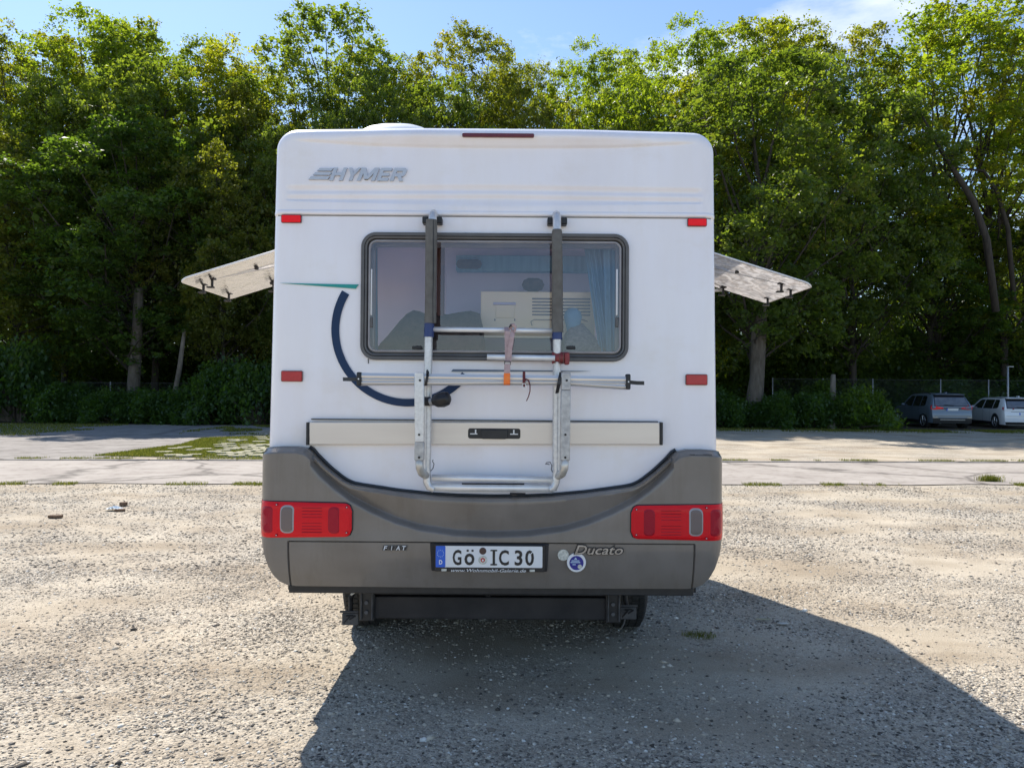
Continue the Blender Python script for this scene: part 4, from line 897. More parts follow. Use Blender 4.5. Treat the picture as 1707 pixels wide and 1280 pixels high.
# ---- cabin seen through the window, with reflections and daylight modelled as solids
M['cabin'] = pm('cabin_lining', (0.70, 0.64, 0.78), (0.74, 0.68, 0.82), 3, 0.7)
M['cabin_dim'] = pm('cabin_cupboard', (0.52, 0.50, 0.70), (0.56, 0.54, 0.74), 3, 0.5)
M['brownwood'] = pm('brown_wood', (0.070, 0.018, 0.010), (0.10, 0.030, 0.018), 12, 0.5, stretch=(3, 1, 0.3))
M['creampanel'] = pm('cream_panel', (0.88, 0.76, 0.58), (0.93, 0.78, 0.50), 3, 0.5)
M['slot'] = pm('panel_slot', (0.14, 0.13, 0.14), None, 3, 0.6)
M['curtain'] = pm('blue_curtain', (0.15, 0.31, 0.46), (0.20, 0.38, 0.54), 14, 0.85, stretch=(4, 1, .4))
M['tree_reflection'] = pm('grey_brown_reflection', (0.05, 0.036, 0.030), (0.10, 0.075, 0.064), 18, 0.95, bump=0.006, bscale=40)  # dark tone of trees mirrored in the pane, put on solid shapes
M['seatgrey'] = pm('grey_seat_fabric', (0.17, 0.16, 0.18), (0.27, 0.26, 0.28), 60, 0.95, bump=0.002, bscale=120)
M['headblue'] = pm('blue_headrest', (0.16, 0.34, 0.52), None, 10, 0.8)
cb = MB()
x0, x1, y0, y1, z0, z1 = MHX - 1.08, MHX + 1.08, YR + 0.08, YR + 1.30, PZ(640), PZ(330)
v = [(x, y, z) for z in (z0, z1) for y in (y0, y1) for x in (x0, x1)]
cb.add(v, [(0, 1, 3, 2), (4, 6, 7, 5), (2, 3, 7, 6)])
for xs_ in (x0, x1):        # side walls with the two side window openings
    for (ya, yb, za, zb_) in ((y0, 4.02, z0, z1), (4.74, y1, z0, z1), (4.02, 4.74, z0, 1.70), (4.02, 4.74, 2.29, z1)):
        cb.add([(xs_, ya, za), (xs_, yb, za), (xs_, yb, zb_), (xs_, ya, zb_)], [(0, 1, 2, 3)])
cb.build('cabin_lining', M['cabin'], MH)
def ibox(name, px0, px1, py0, py1, Y, th, mat, parent=MH, bevel=0.004):
    a = P3(px0, py1, Y); b = P3(px1, py0, Y); return MB().box(a.x, b.x, Y, Y + th, a.z, b.z).build(name, mat, parent, bevel=bevel)
ibox('wood_post', 727, 741, 395, 600, YR + 0.28, 0.03, M['brownwood'])
ibox('cupboard', 742, 985, 418, 600, YR + 0.75, 0.3, M['cabin_dim'])
ibox('windscreen_light', 760, 990, 427, 451, YR + 0.66, 0.08, M['curtain'])  # blue panel painted as the daylight of the windscreen ahead
cp = ibox('heater_panel', 801, 992, 487, 563, YR + 0.42, 0.05, M['creampanel'])
for k in range(6):
    y = 497.5 + k * 5.3; ibox('vent_slot', 887, 984, y, y + 1.7, YR + 0.415, 0.006, M['slot'], cp, bevel=0)
ibox('panel_grip', 822, 860, 504, 508, YR + 0.405, 0.02, M['cabin_dim'], cp)
ibox('panel_ridge', 826, 858, 508, 530, YR + 0.415, 0.01, M['creampanel'], cp)
for px in (802 + 22, 857): ibox('panel_screw', px, px + 2, 531, 535, YR + 0.41, 0.01, M['slot'], cp)
MB().tube([P3(887, 543, YR + .41), P3(885, 536, YR + .41), P3(890, 533, YR + .41), P3(972, 533, YR + .41), P3(980, 536, YR + .41)], 0.0022, 5).build('tray_outline', M['slot'], cp)
ibox('lower_shelf', 745, 985, 566, 585, YR + 0.36, 0.25, M['slot'])
def curtain(name, top, bot, Y, waves, amp=0.02):
    """top / bot = (px0, px1, py)"""
    V = []; n = 40; rws = 14
    for j in range(rws + 1):
        t = j / rws; a = [top[k] * (1 - t) + bot[k] * t for k in range(3)]
        for i in range(n + 1):
            p = P3(a[0] + (a[1] - a[0]) * i / n, a[2], Y); V.append((p.x, Y + amp * math.sin(i / n * waves * 6.28 + t * 1.5), p.z))
    F = [(j * (n + 1) + i, j * (n + 1) + i + 1, (j + 1) * (n + 1) + i + 1, (j + 1) * (n + 1) + i) for j in range(rws) for i in range(n)]
    return obj(name, V, F, M['curtain'], MH, smooth=True)
curtain('curtain', (606, 629, 400), (606, 631, 590), YR + 0.13, 2.5, 0.012)
curtain('curtain', (972, 1008, 402), (1000, 1034, 590), YR + 0.22, 4)
curtain('curtain', (1004, 1046, 400), (1012, 1046, 592), YR + 0.16, 3, 0.016)
def lump(name, pts, Y, depth, mat):
    """rounded heap with the given skyline [(px,py)...] down to py base"""
    V = []; n = len(pts); rws = 9; base = 592
    for j in range(rws + 1):
        ph = j / rws * math.pi / 2
        for (px, py) in pts:
            h = (base - py) * math.sin(ph) if j < rws else (base - py)
            p = P3(px, base - h, Y); V.append((p.x, Y - depth * math.cos(ph) * (0.85 + 0.3 * random.random()), p.z + 0.004 * random.uniform(-1, 1)))
    F = [(j * n + i, j * n + i + 1, (j + 1) * n + i + 1, (j + 1) * n + i) for j in range(rws) for i in range(n - 1)]
    return obj(name, V, F, mat, MH, smooth=True)
lump('tree_reflection', [(634, 590), (640, 572), (652, 556), (668, 536), (680, 522), (690, 518), (700, 519), (712, 524), (726, 522), (745, 524), (765, 520), (785, 519), (800, 524), (806, 550), (810, 590)], YR + 0.36, 0.2, M['tree_reflection'])  # added mound standing in for the trees reflected in the pane
lump('seat_back', [(936, 590), (940, 560), (950, 542), (962, 537), (972, 540), (982, 552), (994, 566), (1004, 578), (1010, 590)], YR + 0.33, 0.12, M['seatgrey'])
mb = MB(); c = P3(955, 529, YR + 0.30); hr = 0.052
mb.tube([c + Vector((0, 0, -0.085)), c + Vector((0, 0, -0.04)), c, c + Vector((0, 0, 0.03)), c + Vector((0, 0, 0.047)), c + Vector((0, 0, 0.052))], [0.03, 0.04, 0.05, 0.043, 0.024, 0.004], 16)
mb.build('headrest', M['headblue'], MH, smooth=True)
ibox('tree_reflection_upper', 760, 803, 431, 447, YR + 0.55, 0.05, M['tree_reflection'], bevel=0.03)  # dark block shaped as a patch of reflected trees
ibox('tree_reflection_mid', 870, 908, 462, 484, YR + 0.50, 0.09, M['tree_reflection'], bevel=0.04)  # another dark block in place of a tree reflection

# ---- bumper moulding
BY = 3.535
def bz(py): return PZ(py, BY)
SC = BY / FPX
def interp(tab, v):
    if v <= tab[0][0]: return tab[0][1]
    for (a, b), (c, d) in zip(tab, tab[1:]):
        if v <= c: return b + (d - b) * (v - a) / (c - a)
    return tab[-1][1]
T_OUT = [(0, 832), (60, 831), (100, 829), (160, 823), (222, 814), (238, 811), (252, 804), (275, 786), (297, 765), (304, 756), (311, 751), (325, 748), (350, 748), (372, 750), (378, 752), (381, 757)]
T_CREST = [(0, 886), (60, 884), (120, 875.5), (160, 864), (200, 847), (235, 828), (262, 808), (285, 787), (300, 770), (308, 762), (325, 760), (381, 762)]
T_BOT = [(0, 984), (326, 982.5), (338, 980), (349, 974), (358, 962), (366, 945), (372, 926), (377, 906), (381, 874)]
BW = (381 + 9.3) * SC
def b_edge(ax): r = 0.085; dx = max(BW - ax, 0); return r * (1 - math.sqrt(max(1 - (1 - min(dx / r, 1)) ** 2, 0)))
def fx(c): return math.copysign((abs(c) + 9.3 * (abs(c) / 381) ** 5) * SC, c)
def bumper_y(ax, py):
    """depth of the bumper skin for half-width ax (m) and photo row py"""
    dxp = ax / SC; dxp = dxp - 9.3 * (min(dxp, 390) / 390.3) ** 5; cr_ = max(interp(T_CREST, dxp), interp(T_OUT, dxp) + 6)
    up = 1 - sstep(cr_, cr_ + 10, py)                 # 1 in the recessed crescent
    tt_ = min(max((py - interp(T_OUT, dxp)) / max(cr_ - interp(T_OUT, dxp), 1), 0), 1); y = BY + (0.006 + 0.034 * tt_) * up
    if dxp > 300: y = BY + 0.05 * (1 - sstep(interp(T_OUT, dxp), interp(T_OUT, dxp) + 10, py)) 
    elif up > 0.99: y += 0.012 * (1 - sstep(interp(T_OUT, dxp), interp(T_OUT, dxp) + 6, py))
    y += 0.055 * max((py - 905) / 80, 0) ** 2 - 0.004 * sstep(880, 905, py)
    if py > 904 and dxp < 333: y += 0.004
    return y + b_edge(ax)
def build_bumper():
    cols = list(np.linspace(0, 300, 70)) + list(np.linspace(302, 331.5, 14)) + [332.4, 333.6, 334.4] + list(np.linspace(336, 381, 30))
    cols = [-c for c in cols[::-1]][:-1] + cols
    V = []; rowsn = None
    for c in cols:
        a = abs(c); o_, cr_, b_ = interp(T_OUT, a), interp(T_CREST, a), interp(T_BOT, a); cr_ = max(cr_, o_ + 6)
        r_ = [min(o_ + (cr_ - o_) * t, b_) for t in np.linspace(0, 1, 16)] + [min(cr_ + 10 * t, b_) for t in np.linspace(0, 1, 9)[1:]] + [min(cr_ + 10 + (902.6 - cr_ - 10) * t, b_) for t in np.linspace(0, 1, 14)[1:]] + [min(v, b_) for v in (903.2, 904.4, 905.0)] + [min(905 + (b_ - 905) * t, b_) if b_ > 905 else b_ for t in np.linspace(0, 1, 16)[1:]]
        rowsn = len(r_); up = -0.0
        for i, py in enumerate(r_):
            y = bumper_y(fx(a), py)
            if a < 333 and 903.1 < py < 904.6: y += 0.012
            if 331.8 < a < 334.1 and py > 904.5: y += 0.012
            V.append((MHX + fx(c), y, bz(py)))
    F = [(i * rowsn + j, i * rowsn + j + 1, (i + 1) * rowsn + j + 1, (i + 1) * rowsn + j) for i in range(len(cols) - 1) for j in range(rowsn - 1)]
    # top and bottom returns, and the wings running forward
    for i in range(len(cols) - 1):
        for edge, sgn in ((0, 1), (rowsn - 1, -1)):
            a, b = i * rowsn + edge, (i + 1) * rowsn + edge; n = len(V)
            V.append((V[a][0], V[a][1] + 0.09, V[a][2])); V.append((V[b][0], V[b][1] + 0.09, V[b][2]))
            F.append((a, b, n + 1, n) if sgn > 0 else (b, a, n, n + 1))
    for col in (0, len(cols) - 1):
        for j in range(rowsn - 1):
            a, b = col * rowsn + j, col * rowsn + j + 1; n = len(V)
            V.append((V[a][0], 4.34, V[a][2])); V.append((V[b][0], 4.34, V[b][2]))
            F.append((b, a, n, n + 1) if col == 0 else (a, b, n + 1, n))
    o = obj('rear_bumper', V, F, M['grey'], MH, smooth=True, autosmooth=32); return o
bump = build_bumper()
# dark gasket between the white wall and the bumper
pts = []
for c in np.linspace(-312, 312, 90):
    a = abs(c); pts.append((MHX + c * SC, YR - 0.004, bz(interp(T_OUT, a) - 1.6)))
MB().tube(pts, 0.0075, 8).build('bumper_gasket', M['gasket'], bump, smooth=True)
# scraped paint on the right wing
mb = MB()
for (a, b, c_, d) in ((1150, 757, 1160, 760), (1160, 758, 1175, 764), (1172, 757, 1188, 761), (1178, 760, 1184, 769)):
    p = P3(a, b, BY - .001); q = P3(c_, d, BY - .001); mb.prism([(p.x, p.z), (p.x + 0.012, q.z), (q.x, q.z + 0.004), (q.x - .004, p.z)], BY - 0.001 + 0.004, BY + 0.01)
mb.build('scrape', M['dusty'], bump)

# ---- tail lights
def tail_light(s):
    """s=-1 left, +1 right"""
    inner, outer = 231, 382; top_, bot_ = 837.5, 898
    lab = 'left' if s < 0 else 'right'
    def patch(name, x_in, x_out, yt, yb, off, mat, parent, rad=12, n=22, sag=True):
        xs = np.linspace(x_in, x_out, 44); V = []; rw = 14
        for x in xs:
            k = 0; d = min(x - x_in, rad if name in ('housing', 'lens') else min(x - x_in, x_out - x))
            d = max(min(d, rad), 0); k = rad - math.sqrt(max(rad * rad - (rad - d) ** 2, 0))
            sl = 3.0 * (1 - (x - inner) / (outer - inner)) if sag else 0
            a, b = yt + k + sl, yb - k - sl * 0.9
            for j in range(rw + 1):
                py = a + (b - a) * j / rw
                e = min((py - a), (b - py), (x - x_in) + 0.01) ; round_ = 0.004 * (1 - min(e / 3.0, 1)) ** 2 + 0.006 * ((py - (yt + yb) / 2) / 30) ** 2
                V.append((MHX + s * fx(x), BY - 0.004 + b_edge(min(fx(x), BW)) + 0.0 - off + round_, bz(py)))
        m_ = rw + 1; F = []
        for i in range(len(xs) - 1):
            for j in range(rw): q = (i * m_ + j, i * m_ + j + 1, (i + 1) * m_ + j + 1, (i + 1) * m_ + j); F.append(q if s > 0 else q[::-1])
        # skirt
        rim = [i * m_ for i in range(len(xs))] + [(len(xs) - 1) * m_ + j for j in range(1, m_)] + [i * m_ + rw for i in range(len(xs) - 2, -1, -1)] + [j for j in range(rw - 1, 0, -1)]
        nb = len(V)
        for k in rim: V.append((V[k][0], V[k][1] + off + 0.01, V[k][2]))
        for q in range(len(rim)):
            a, b = q, (q + 1) % len(rim); f = (rim[a], rim[b], nb + b, nb + a); F.append(f if s < 0 else f[::-1])
        return obj(name, V, F, mat, parent, smooth=True, autosmooth=50)
    h = patch('tail_light', inner - 1.5, outer, top_ - 2, bot_ + 2, 0.006, M['ink'], MH, rad=14)
    h['label'] = lab + ' tail light with red lens'
    patch('lens', inner, outer + 0.2, top_, bot_, 0.012, M['lens_red'], h)
    for (a, b) in ((250, 269), (355, 375)): patch('deep_lens', a, b, top_ + 6, bot_ - 6, 0.0135, M['lens_dark'], h, rad=8, sag=False)
    for (qx, qy, qr) in ((259.5, 855, 7), (259.5, 881, 7.5), (363.5, 855, 7.5), (363.5, 881, 7)):
        c = Vector((MHX + s * fx(qx), BY - 0.0178 + b_edge(fx(qx)), bz(qy))); MB().tube([c, c + Vector((0, 0.006, 0))], qr * SC, 20).build('bulb_reflector', M['lens_dark'], h)
    patch('reverse_rim', 322.5, 344.5, top_ + 4.5, bot_ - 6.5, 0.0142, M['frame_light'], h, rad=9, sag=False)
    patch('reverse_lens', 324.2, 342.8, top_ + 6.5, bot_ - 8.5, 0.0155, M['lens_clear'], h, rad=8, sag=False)
    mb = MB()
    for k in range(9):
        if k in (4,): continue
        py = top_ + 10 + k * 5; x0_, x1_ = MHX + s * 281 * SC, MHX + s * 314 * SC
        mb.box(min(x0_, x1_), max(x0_, x1_), BY - 0.0172, BY - 0.010, bz(py + 1), bz(py))
    mb.build('lens_rib', M['lens_dark'], h)
    for (dx_, dy_) in ((239, 846), (239, 888), (350, 842.5), (350, 893)):
        c = Vector((MHX + s * fx(dx_), BY - 0.0175 + b_edge(fx(dx_)), bz(dy_))); sc_ = MB().tube([c, c + Vector((0, 0.01, 0))], 0.0062, 12).build('screw', M['lens_dark'], h); MB().tube([c - Vector((0, 0.0006, 0)), c], 0.0028, 8).build('screw_head', M['badge'], h)
tail_light(-1); tail_light(1)

# ---- number plate
ry = BY - 0.003
MB().prism([(PX(722, BY), P3(722, 951, BY).z), (PX(914, BY), P3(722, 951, BY).z), (PX(917, BY), P3(722, 904.5, BY).z), (PX(719, BY), P3(722, 904.5, BY).z)], ry, ry + 0.03).build('plate_recess', M['chassis'], MH, bevel=0.004)
pl = MB().prism(rrect(PX(727.5, BY), PX(910.5, BY), P3(818, 951.5, BY).z, P3(818, 906.5, BY).z, 0.006), BY - 0.014, BY).build('number_plate', M['ink'], MH, bevel=0.003)
zt, zb = P3(818, 909, BY).z, P3(818, 944.3, BY).z
MB().prism(rrect(PX(729.5, BY), PX(906, BY), zb, zt, 0.005), BY - 0.0165, BY - 0.01).build('plate_face', M['plate'], pl)
MB().prism(rrect(PX(729.5, BY), PX(745.5, BY), zb, zt, 0.005), BY - 0.0172, BY - 0.01).build('country_band', M['euroblue'], pl)
text_obj('country_letter', 'D', (PX(735, BY), PX(740.5, BY), PZ(938.8, BY), PZ(931.5, BY)), BY - 0.0175, M['plate'], pl, bold=0.03, extrude=0.0003)
mb = MB()
for k in range(12):
    a = k * math.pi / 6; c = Vector((PX(737.4 + 5.4 * math.cos(a), BY), BY - 0.0173, PZ(921.0 - 5.4 * math.sin(a), BY))); mb.tube([c, c + Vector((0, -0.0006, 0))], 0.0020, 5)
mb.build('star_ring', M['starcol'], pl)
for s_, a, b in (('G', 757.5, 772), ('o', 777, 793.5), ('I', 823.6, 827.6), ('C', 834, 850.5), ('3', 860, 873), ('0', 877.5, 892)):
    hi_ = 914.5 if s_ != 'o' else 920.5
    text_obj('plate_character', s_, (PX(a, BY), PX(b, BY), PZ(940, BY), PZ(hi_, BY)), BY - 0.0175, M['ink'], pl, bold=0.022 if s_ != 'I' else 0.01, extrude=0.0008)
mb = MB()
for px in (780.5, 788.5): mb.prism(rrect(PX(px, BY), PX(px + 3.6, BY), PZ(917.6, BY), PZ(914.2, BY), 0.0015), BY - 0.018, BY - 0.012)
for ya in (939.8, 916.5): mb.box(PX(820, BY), PX(831, BY), BY - 0.0181, BY - 0.012, PZ(ya, BY), PZ(ya - 2.4, BY))
mb.build('plate_character', M['ink'], pl)
mb = MB(); mb.add([(PX(884.5, BY), BY - 0.0188, PZ(922, BY)), (PX(885.8, BY), BY - 0.0188, PZ(922.4, BY)), (PX(893.5, BY), BY - 0.0188, PZ(914.3, BY)), (PX(892, BY), BY - 0.0188, PZ(913.6, BY))], [(0, 1, 2, 3)]); mb.build('zero_notch', M['plate'], pl)
def disc(name, px, py, rpx, Y, mat, parent, th=0.0015):
    c = P3(px, py, Y); return MB().tube([c, c + Vector((0, th, 0))], rpx * Y / FPX, 24).build(name, mat, parent)
disc('inspection_seal', 804.8, 918.2, 5.8, BY - 0.0185, pm('seal_brown', (0.07, 0.035, 0.03), None, 5, 0.5), pl)
disc('registration_seal', 804.8, 933.2, 7.4, BY - 0.0185, M['sealgrey'], pl); disc('seal_crest', 804.8, 933.2, 3.6, BY - 0.0195, M['crimson'], pl)
disc('seal_crest', 804.8, 933.6, 1.6, BY - 0.0202, M['plate'], pl)
text_obj('plate_frame_lettering', 'www.Wohnmobil-Galerie.de', (PX(755, BY), PX(879, BY), PZ(951.2, BY), PZ(946.1, BY)), BY - 0.0145, M['plate'], pl, bold=0.0, shear=0.3, extrude=0.0004)
for px in (739, 885):
    mb = MB(); mb.prism(rrect(PX(px, BY), PX(px + 8.5, BY), PZ(950.2, BY), PZ(946.4, BY), 0.002), BY - 0.0148, BY - 0.01); mb.build('van_emblem', M['sealgrey'], pl)

# ---- badges and stickers
fb = MB()
for k in range(4):
    a = 640 + k * 10.3; fb.prism([(PX(a, BY), P3(a, 916.7, BY).z), (PX(a + 9.3, BY), P3(a, 916.7, BY).z), (PX(a + 11.2, BY), P3(a, 908.6, BY).z), (PX(a + 1.9, BY), P3(a, 908.6, BY).z)], BY - 0.006, BY + 0.004)
fb = fb.build('chassis_maker_badge', M['frame'], MH)
for k, ch in enumerate('FIAT'):
    a = 640 + k * 10.3
    mb = MB(); mb.prism([(PX(a + .8, BY), P3(a, 915.9, BY).z), (PX(a + 8.9, BY), P3(a, 915.9, BY).z), (PX(a + 10.4, BY), P3(a, 909.4, BY).z), (PX(a + 2.4, BY), P3(a, 909.4, BY).z)], BY - 0.0066, BY - 0.002); mb.build('badge_tile', M['ink'], fb)
    w = 2.0 if ch == 'I' else 6.6; mid = a + 5.6
    text_obj('badge_letter', ch, (PX(mid - w / 2, BY), PX(mid + w / 2, BY), P3(a, 916.1, BY).z, P3(a, 909.2, BY).z), BY - 0.0068, M['plate'], fb, bold=0.012, shear=0.2, extrude=0.0005)
text_obj('model_outline', 'Ducato', (PX(957.5, BY), PX(1041.5, BY), P3(1000, 925, BY).z, P3(1000, 906.6, BY).z), BY - 0.002, M['ink'], MH, bold=0.06, shear=0.3, extrude=0.003)
text_obj('model_lettering', 'Ducato', (PX(959.5, BY), PX(1039.5, BY), P3(1000, 923.6, BY).z, P3(1000, 908.3, BY).z), BY - 0.0055, M['chrome'], MH, bold=0.012, shear=0.3, extrude=0.003)
disc('silver_sticker', 939, 925, 9.2, BY - 0.003, M['sealgrey'], MH, 0.006)
sk = disc('round_sticker', 961, 937.2, 15.8, BY - 0.0045, M['plate'], MH, 0.008)
disc('sticker_centre', 961, 938, 11.8, BY - 0.0052, M['deepblue'], sk)
mb = MB()
for y_, w_ in ((933.8, 6.5), (936.6, 8), (940.2, 5)): mb.box(PX(961 - w_, BY), PX(961 + w_ * (1 if y_ < 939 else 0.1), BY), BY - 0.0058, BY - 0.005, P3(961, y_ + .9, BY).z, P3(961, y_ - .6, BY).z)
mb.prism([(PX(958.5, BY), P3(961, 931.8, BY).z), (PX(964, BY), P3(961, 931.8, BY).z), (PX(961.2, BY), P3(961, 928.4, BY).z)], BY - 0.0058, BY - 0.005)
mb.build('sticker_print', M['starcol'], sk)
disc('sticker_seal', 966.5, 944.2, 3.6, BY - 0.0060, M['sealgrey'], sk)

# ---- underside
a = P3(485, 990, 3.66); b = P3(1153, 978, 3.66)
MB().box(a.x, b.x, 3.62, 3.72, PZ(989.5, 3.62), PZ(976, 3.62)).build('lower_lip', M['black'], MH, bevel=0.004)
YB = 3.80
beam = MB().box(P3(607, 0, YB).x * 0 + PX(612, YB), PX(1030, YB), YB, YB + 0.05, PZ(1031, YB), PZ(994, YB)).build('tow_beam', M['chassis'], MH, bevel=0.006)
MB().box(PX(612, YB), PX(1030, YB), YB - 0.01, YB + 0.08, PZ(990, YB), PZ(984, YB)).build('beam_flange', M['chassis'], beam, bevel=0.003)
for px in (604, 1011):
    MB().box(PX(px, YB), PX(px + 25, YB), YB - 0.02, YB + 0.08, PZ(1033, YB), PZ(975, YB)).build('beam_bracket', M['black'], beam, bevel=0.004)
    for dx in (3, 21): MB().box(PX(px + dx, YB), PX(px + dx + 1.6, YB), YB - 0.035, YB, PZ(1029, YB), PZ(975, YB)).build('bracket_rib', M['dusty'], beam)
    for dy in (1002, 1018): c = Vector((PX(px + 12, YB), YB - 0.03, PZ(dy, YB))); MB().tube([c, c + Vector((0, 0.02, 0))], 0.011, 6).build('bolt', M['dusty'], beam)
c = Vector((PX(817, YB), YB - 0.02, PZ(987, YB))); MB().tube([c + Vector((0.012 * math.cos(k), 0, 0.012 * math.sin(k))) for k in np.linspace(0, 6.28, 14)], 0.0035, 6).build('towing_eye', M['chassis'], beam)
for px, py, nm in ((574, 1022, 0), (1036, 1012, 1)):
    Y = 3.95; jk = MB().prism(rrect(PX(px, Y), PX(px + 27, Y), P3(px, py + 20, Y).z, P3(px, py, Y).z, 0.006), Y, Y + 0.02).build('jack_foot', M['dusty'], MH, bevel=0.003)
    cx_, cz_ = PX(px + 13, Y), P3(px, py + 10, Y).z
    mb = MB()
    for (u0, v0, u1, v1) in ((-.032, -.02, .0, .018), (.0, .0, .03, .02), (-.02, .02, .02, .022)): mb.tube([(cx_ + u0, Y - 0.003, cz_ + v0), (cx_ + u1, Y - 0.003, cz_ + v1)], 0.004, 6)
    mb.build('foot_rib', M['chassis'], jk)
    MB().tube([(cx_ + 0.0, Y + 0.03, cz_), (cx_ - 0.01, Y + 0.06, cz_ + 0.10), (cx_ + 0.04, Y + 0.08, cz_ + 0.2)], 0.014, 8).build('jack_arm', M['chassis'], jk)
    MB().tube([(cx_ - 0.05, Y - .01, cz_ + 0.045), (cx_ + 0.05, Y - .01, cz_ + 0.045)], 0.006, 6).build('jack_rod', M['dusty'], jk)
MB().tube([P3(1042, 1031, 3.94), P3(1040, 1040, 3.94), P3(1036, 1046, 3.94)], 0.004, 6).build('cable', M['dusty'], MH)
for (a, b) in (((585, 991), (594, 985)), ((1036, 983), (1034, 990))):
    MB().tube([P3(*a, 3.92), P3(*b, 3.92)], 0.006, 6).build('cable_tie', M['white_plastic'], MH)
# ---- wheels
def wheel(s, Y, parent=MH):
    xo = MHX + s * 0.955; xi = MHX + s * 0.740; R0 = 0.332
    prof = [(xi, 0.20), (xi - s * 0.004, R0 - 0.06), (xi + s * 0.012, R0 - 0.018), (xi + s * 0.035, R0), (xo - s * 0.035, R0), (xo - s * 0.012, R0 - 0.018), (xo + s * 0.004, R0 - 0.06), (xo, 0.20)]
    seg = 56; V = []; F = []
    for k in range(seg):
        a = 2 * math.pi * k / seg
        for (x, r) in prof: V.append((x, Y + r * math.cos(a), 0.330 + r * math.sin(a)))
    q = len(prof)
    for k in range(seg):
        for j in range(q - 1): f = (k * q + j, k * q + j + 1, ((k + 1) % seg) * q + j + 1, ((k + 1) % seg) * q + j); F.append(f[::-1] if s > 0 else f)
    w = obj('wheel', V, F, M['rubber'], parent, smooth=True, autosmooth=40)
    tb = MB(); wdt = xo - xi
    for k in range(60):            # tread blocks
        a = 2 * math.pi * k / 60
        for j, (f0, f1) in enumerate(((0.13, 0.27), (0.31, 0.48), (0.52, 0.69), (0.73, 0.87))):
            a2 = a + (j % 2) * 0.05; r0, r1 = R0 - 0.004, R0 + 0.006; da = 0.036; x0_, x1_ = xi + wdt * f0, xi + wdt * f1
            v = [(x, Y + r * math.cos(aa), 0.330 + r * math.sin(aa)) for x in (x0_, x1_) for aa in (a2 - da, a2 + da) for r in (r0, r1)]
            tb.add(v, [(1, 3, 7, 5), (0, 1, 5, 4), (2, 6, 7, 3), (0, 2, 3, 1), (4, 5, 7, 6)])
    t = tb.build('tread', M['rubber'], w); t['kind'] = 'stuff'
    MB().tube([(xo - s * 0.03, Y, 0.33), (xo - s * 0.012, Y, 0.33)], 0.205, 28).build('rim', M['alu_old'], w, bevel=0.01)
    MB().tube([(xi + s * 0.02, Y, 0.33), (xi + s * 0.04, Y, 0.33)], 0.19, 24).build('brake_drum', M['chassis'], w)
for s in (-1, 1): wheel(s, 4.80); wheel(s, 7.75)
MB().tube([(MHX - 0.78, 4.80, 0.33), (MHX + 0.78, 4.80, 0.33)], 0.04, 10).build('rear_axle', M['chassis'], MH)
MB().box(MHX - 0.55, MHX + 0.55, 3.95, 4.3, 0.34, 0.52).build('spare_tank', M['chassis'], MH, bevel=0.03)
# ---- roof dome and front vent
def dome(name, cx_, cy_, w, l, h, mat):
    V = []; F = []; n = 28; rws = 8
    for j in range(rws + 1):
        ph = j / rws * math.pi / 2
        for k in range(n):
            a = 2 * math.pi * k / n; q = 0.62; c, s_ = math.cos(a), math.sin(a)
            ex = math.copysign(abs(c) ** q, c) * w / 2 * math.cos(ph) ** 0.8; ey = math.copysign(abs(s_) ** q, s_) * l / 2 * math.cos(ph) ** 0.8
            V.append((cx_ + ex, cy_ + ey, ZT + 0.02 + h * math.sin(ph)))
    for j in range(rws):
        for k in range(n): F.append((j * n + k, j * n + (k + 1) % n, (j + 1) * n + (k + 1) % n, (j + 1) * n + k))
    return obj(name, V, F, mat, MH, smooth=True)
dome('roof_light_dome', PX(660, 4.3), 4.3, 0.58, 0.5, 0.222, M['white_plastic'])
MB().box(PX(660, 4.3) - 0.24, PX(660, 4.3) + 0.24, 4.06, 4.54, ZT, ZT + 0.03).build('roof_light_frame', M['white_plastic'], MH, bevel=0.01)
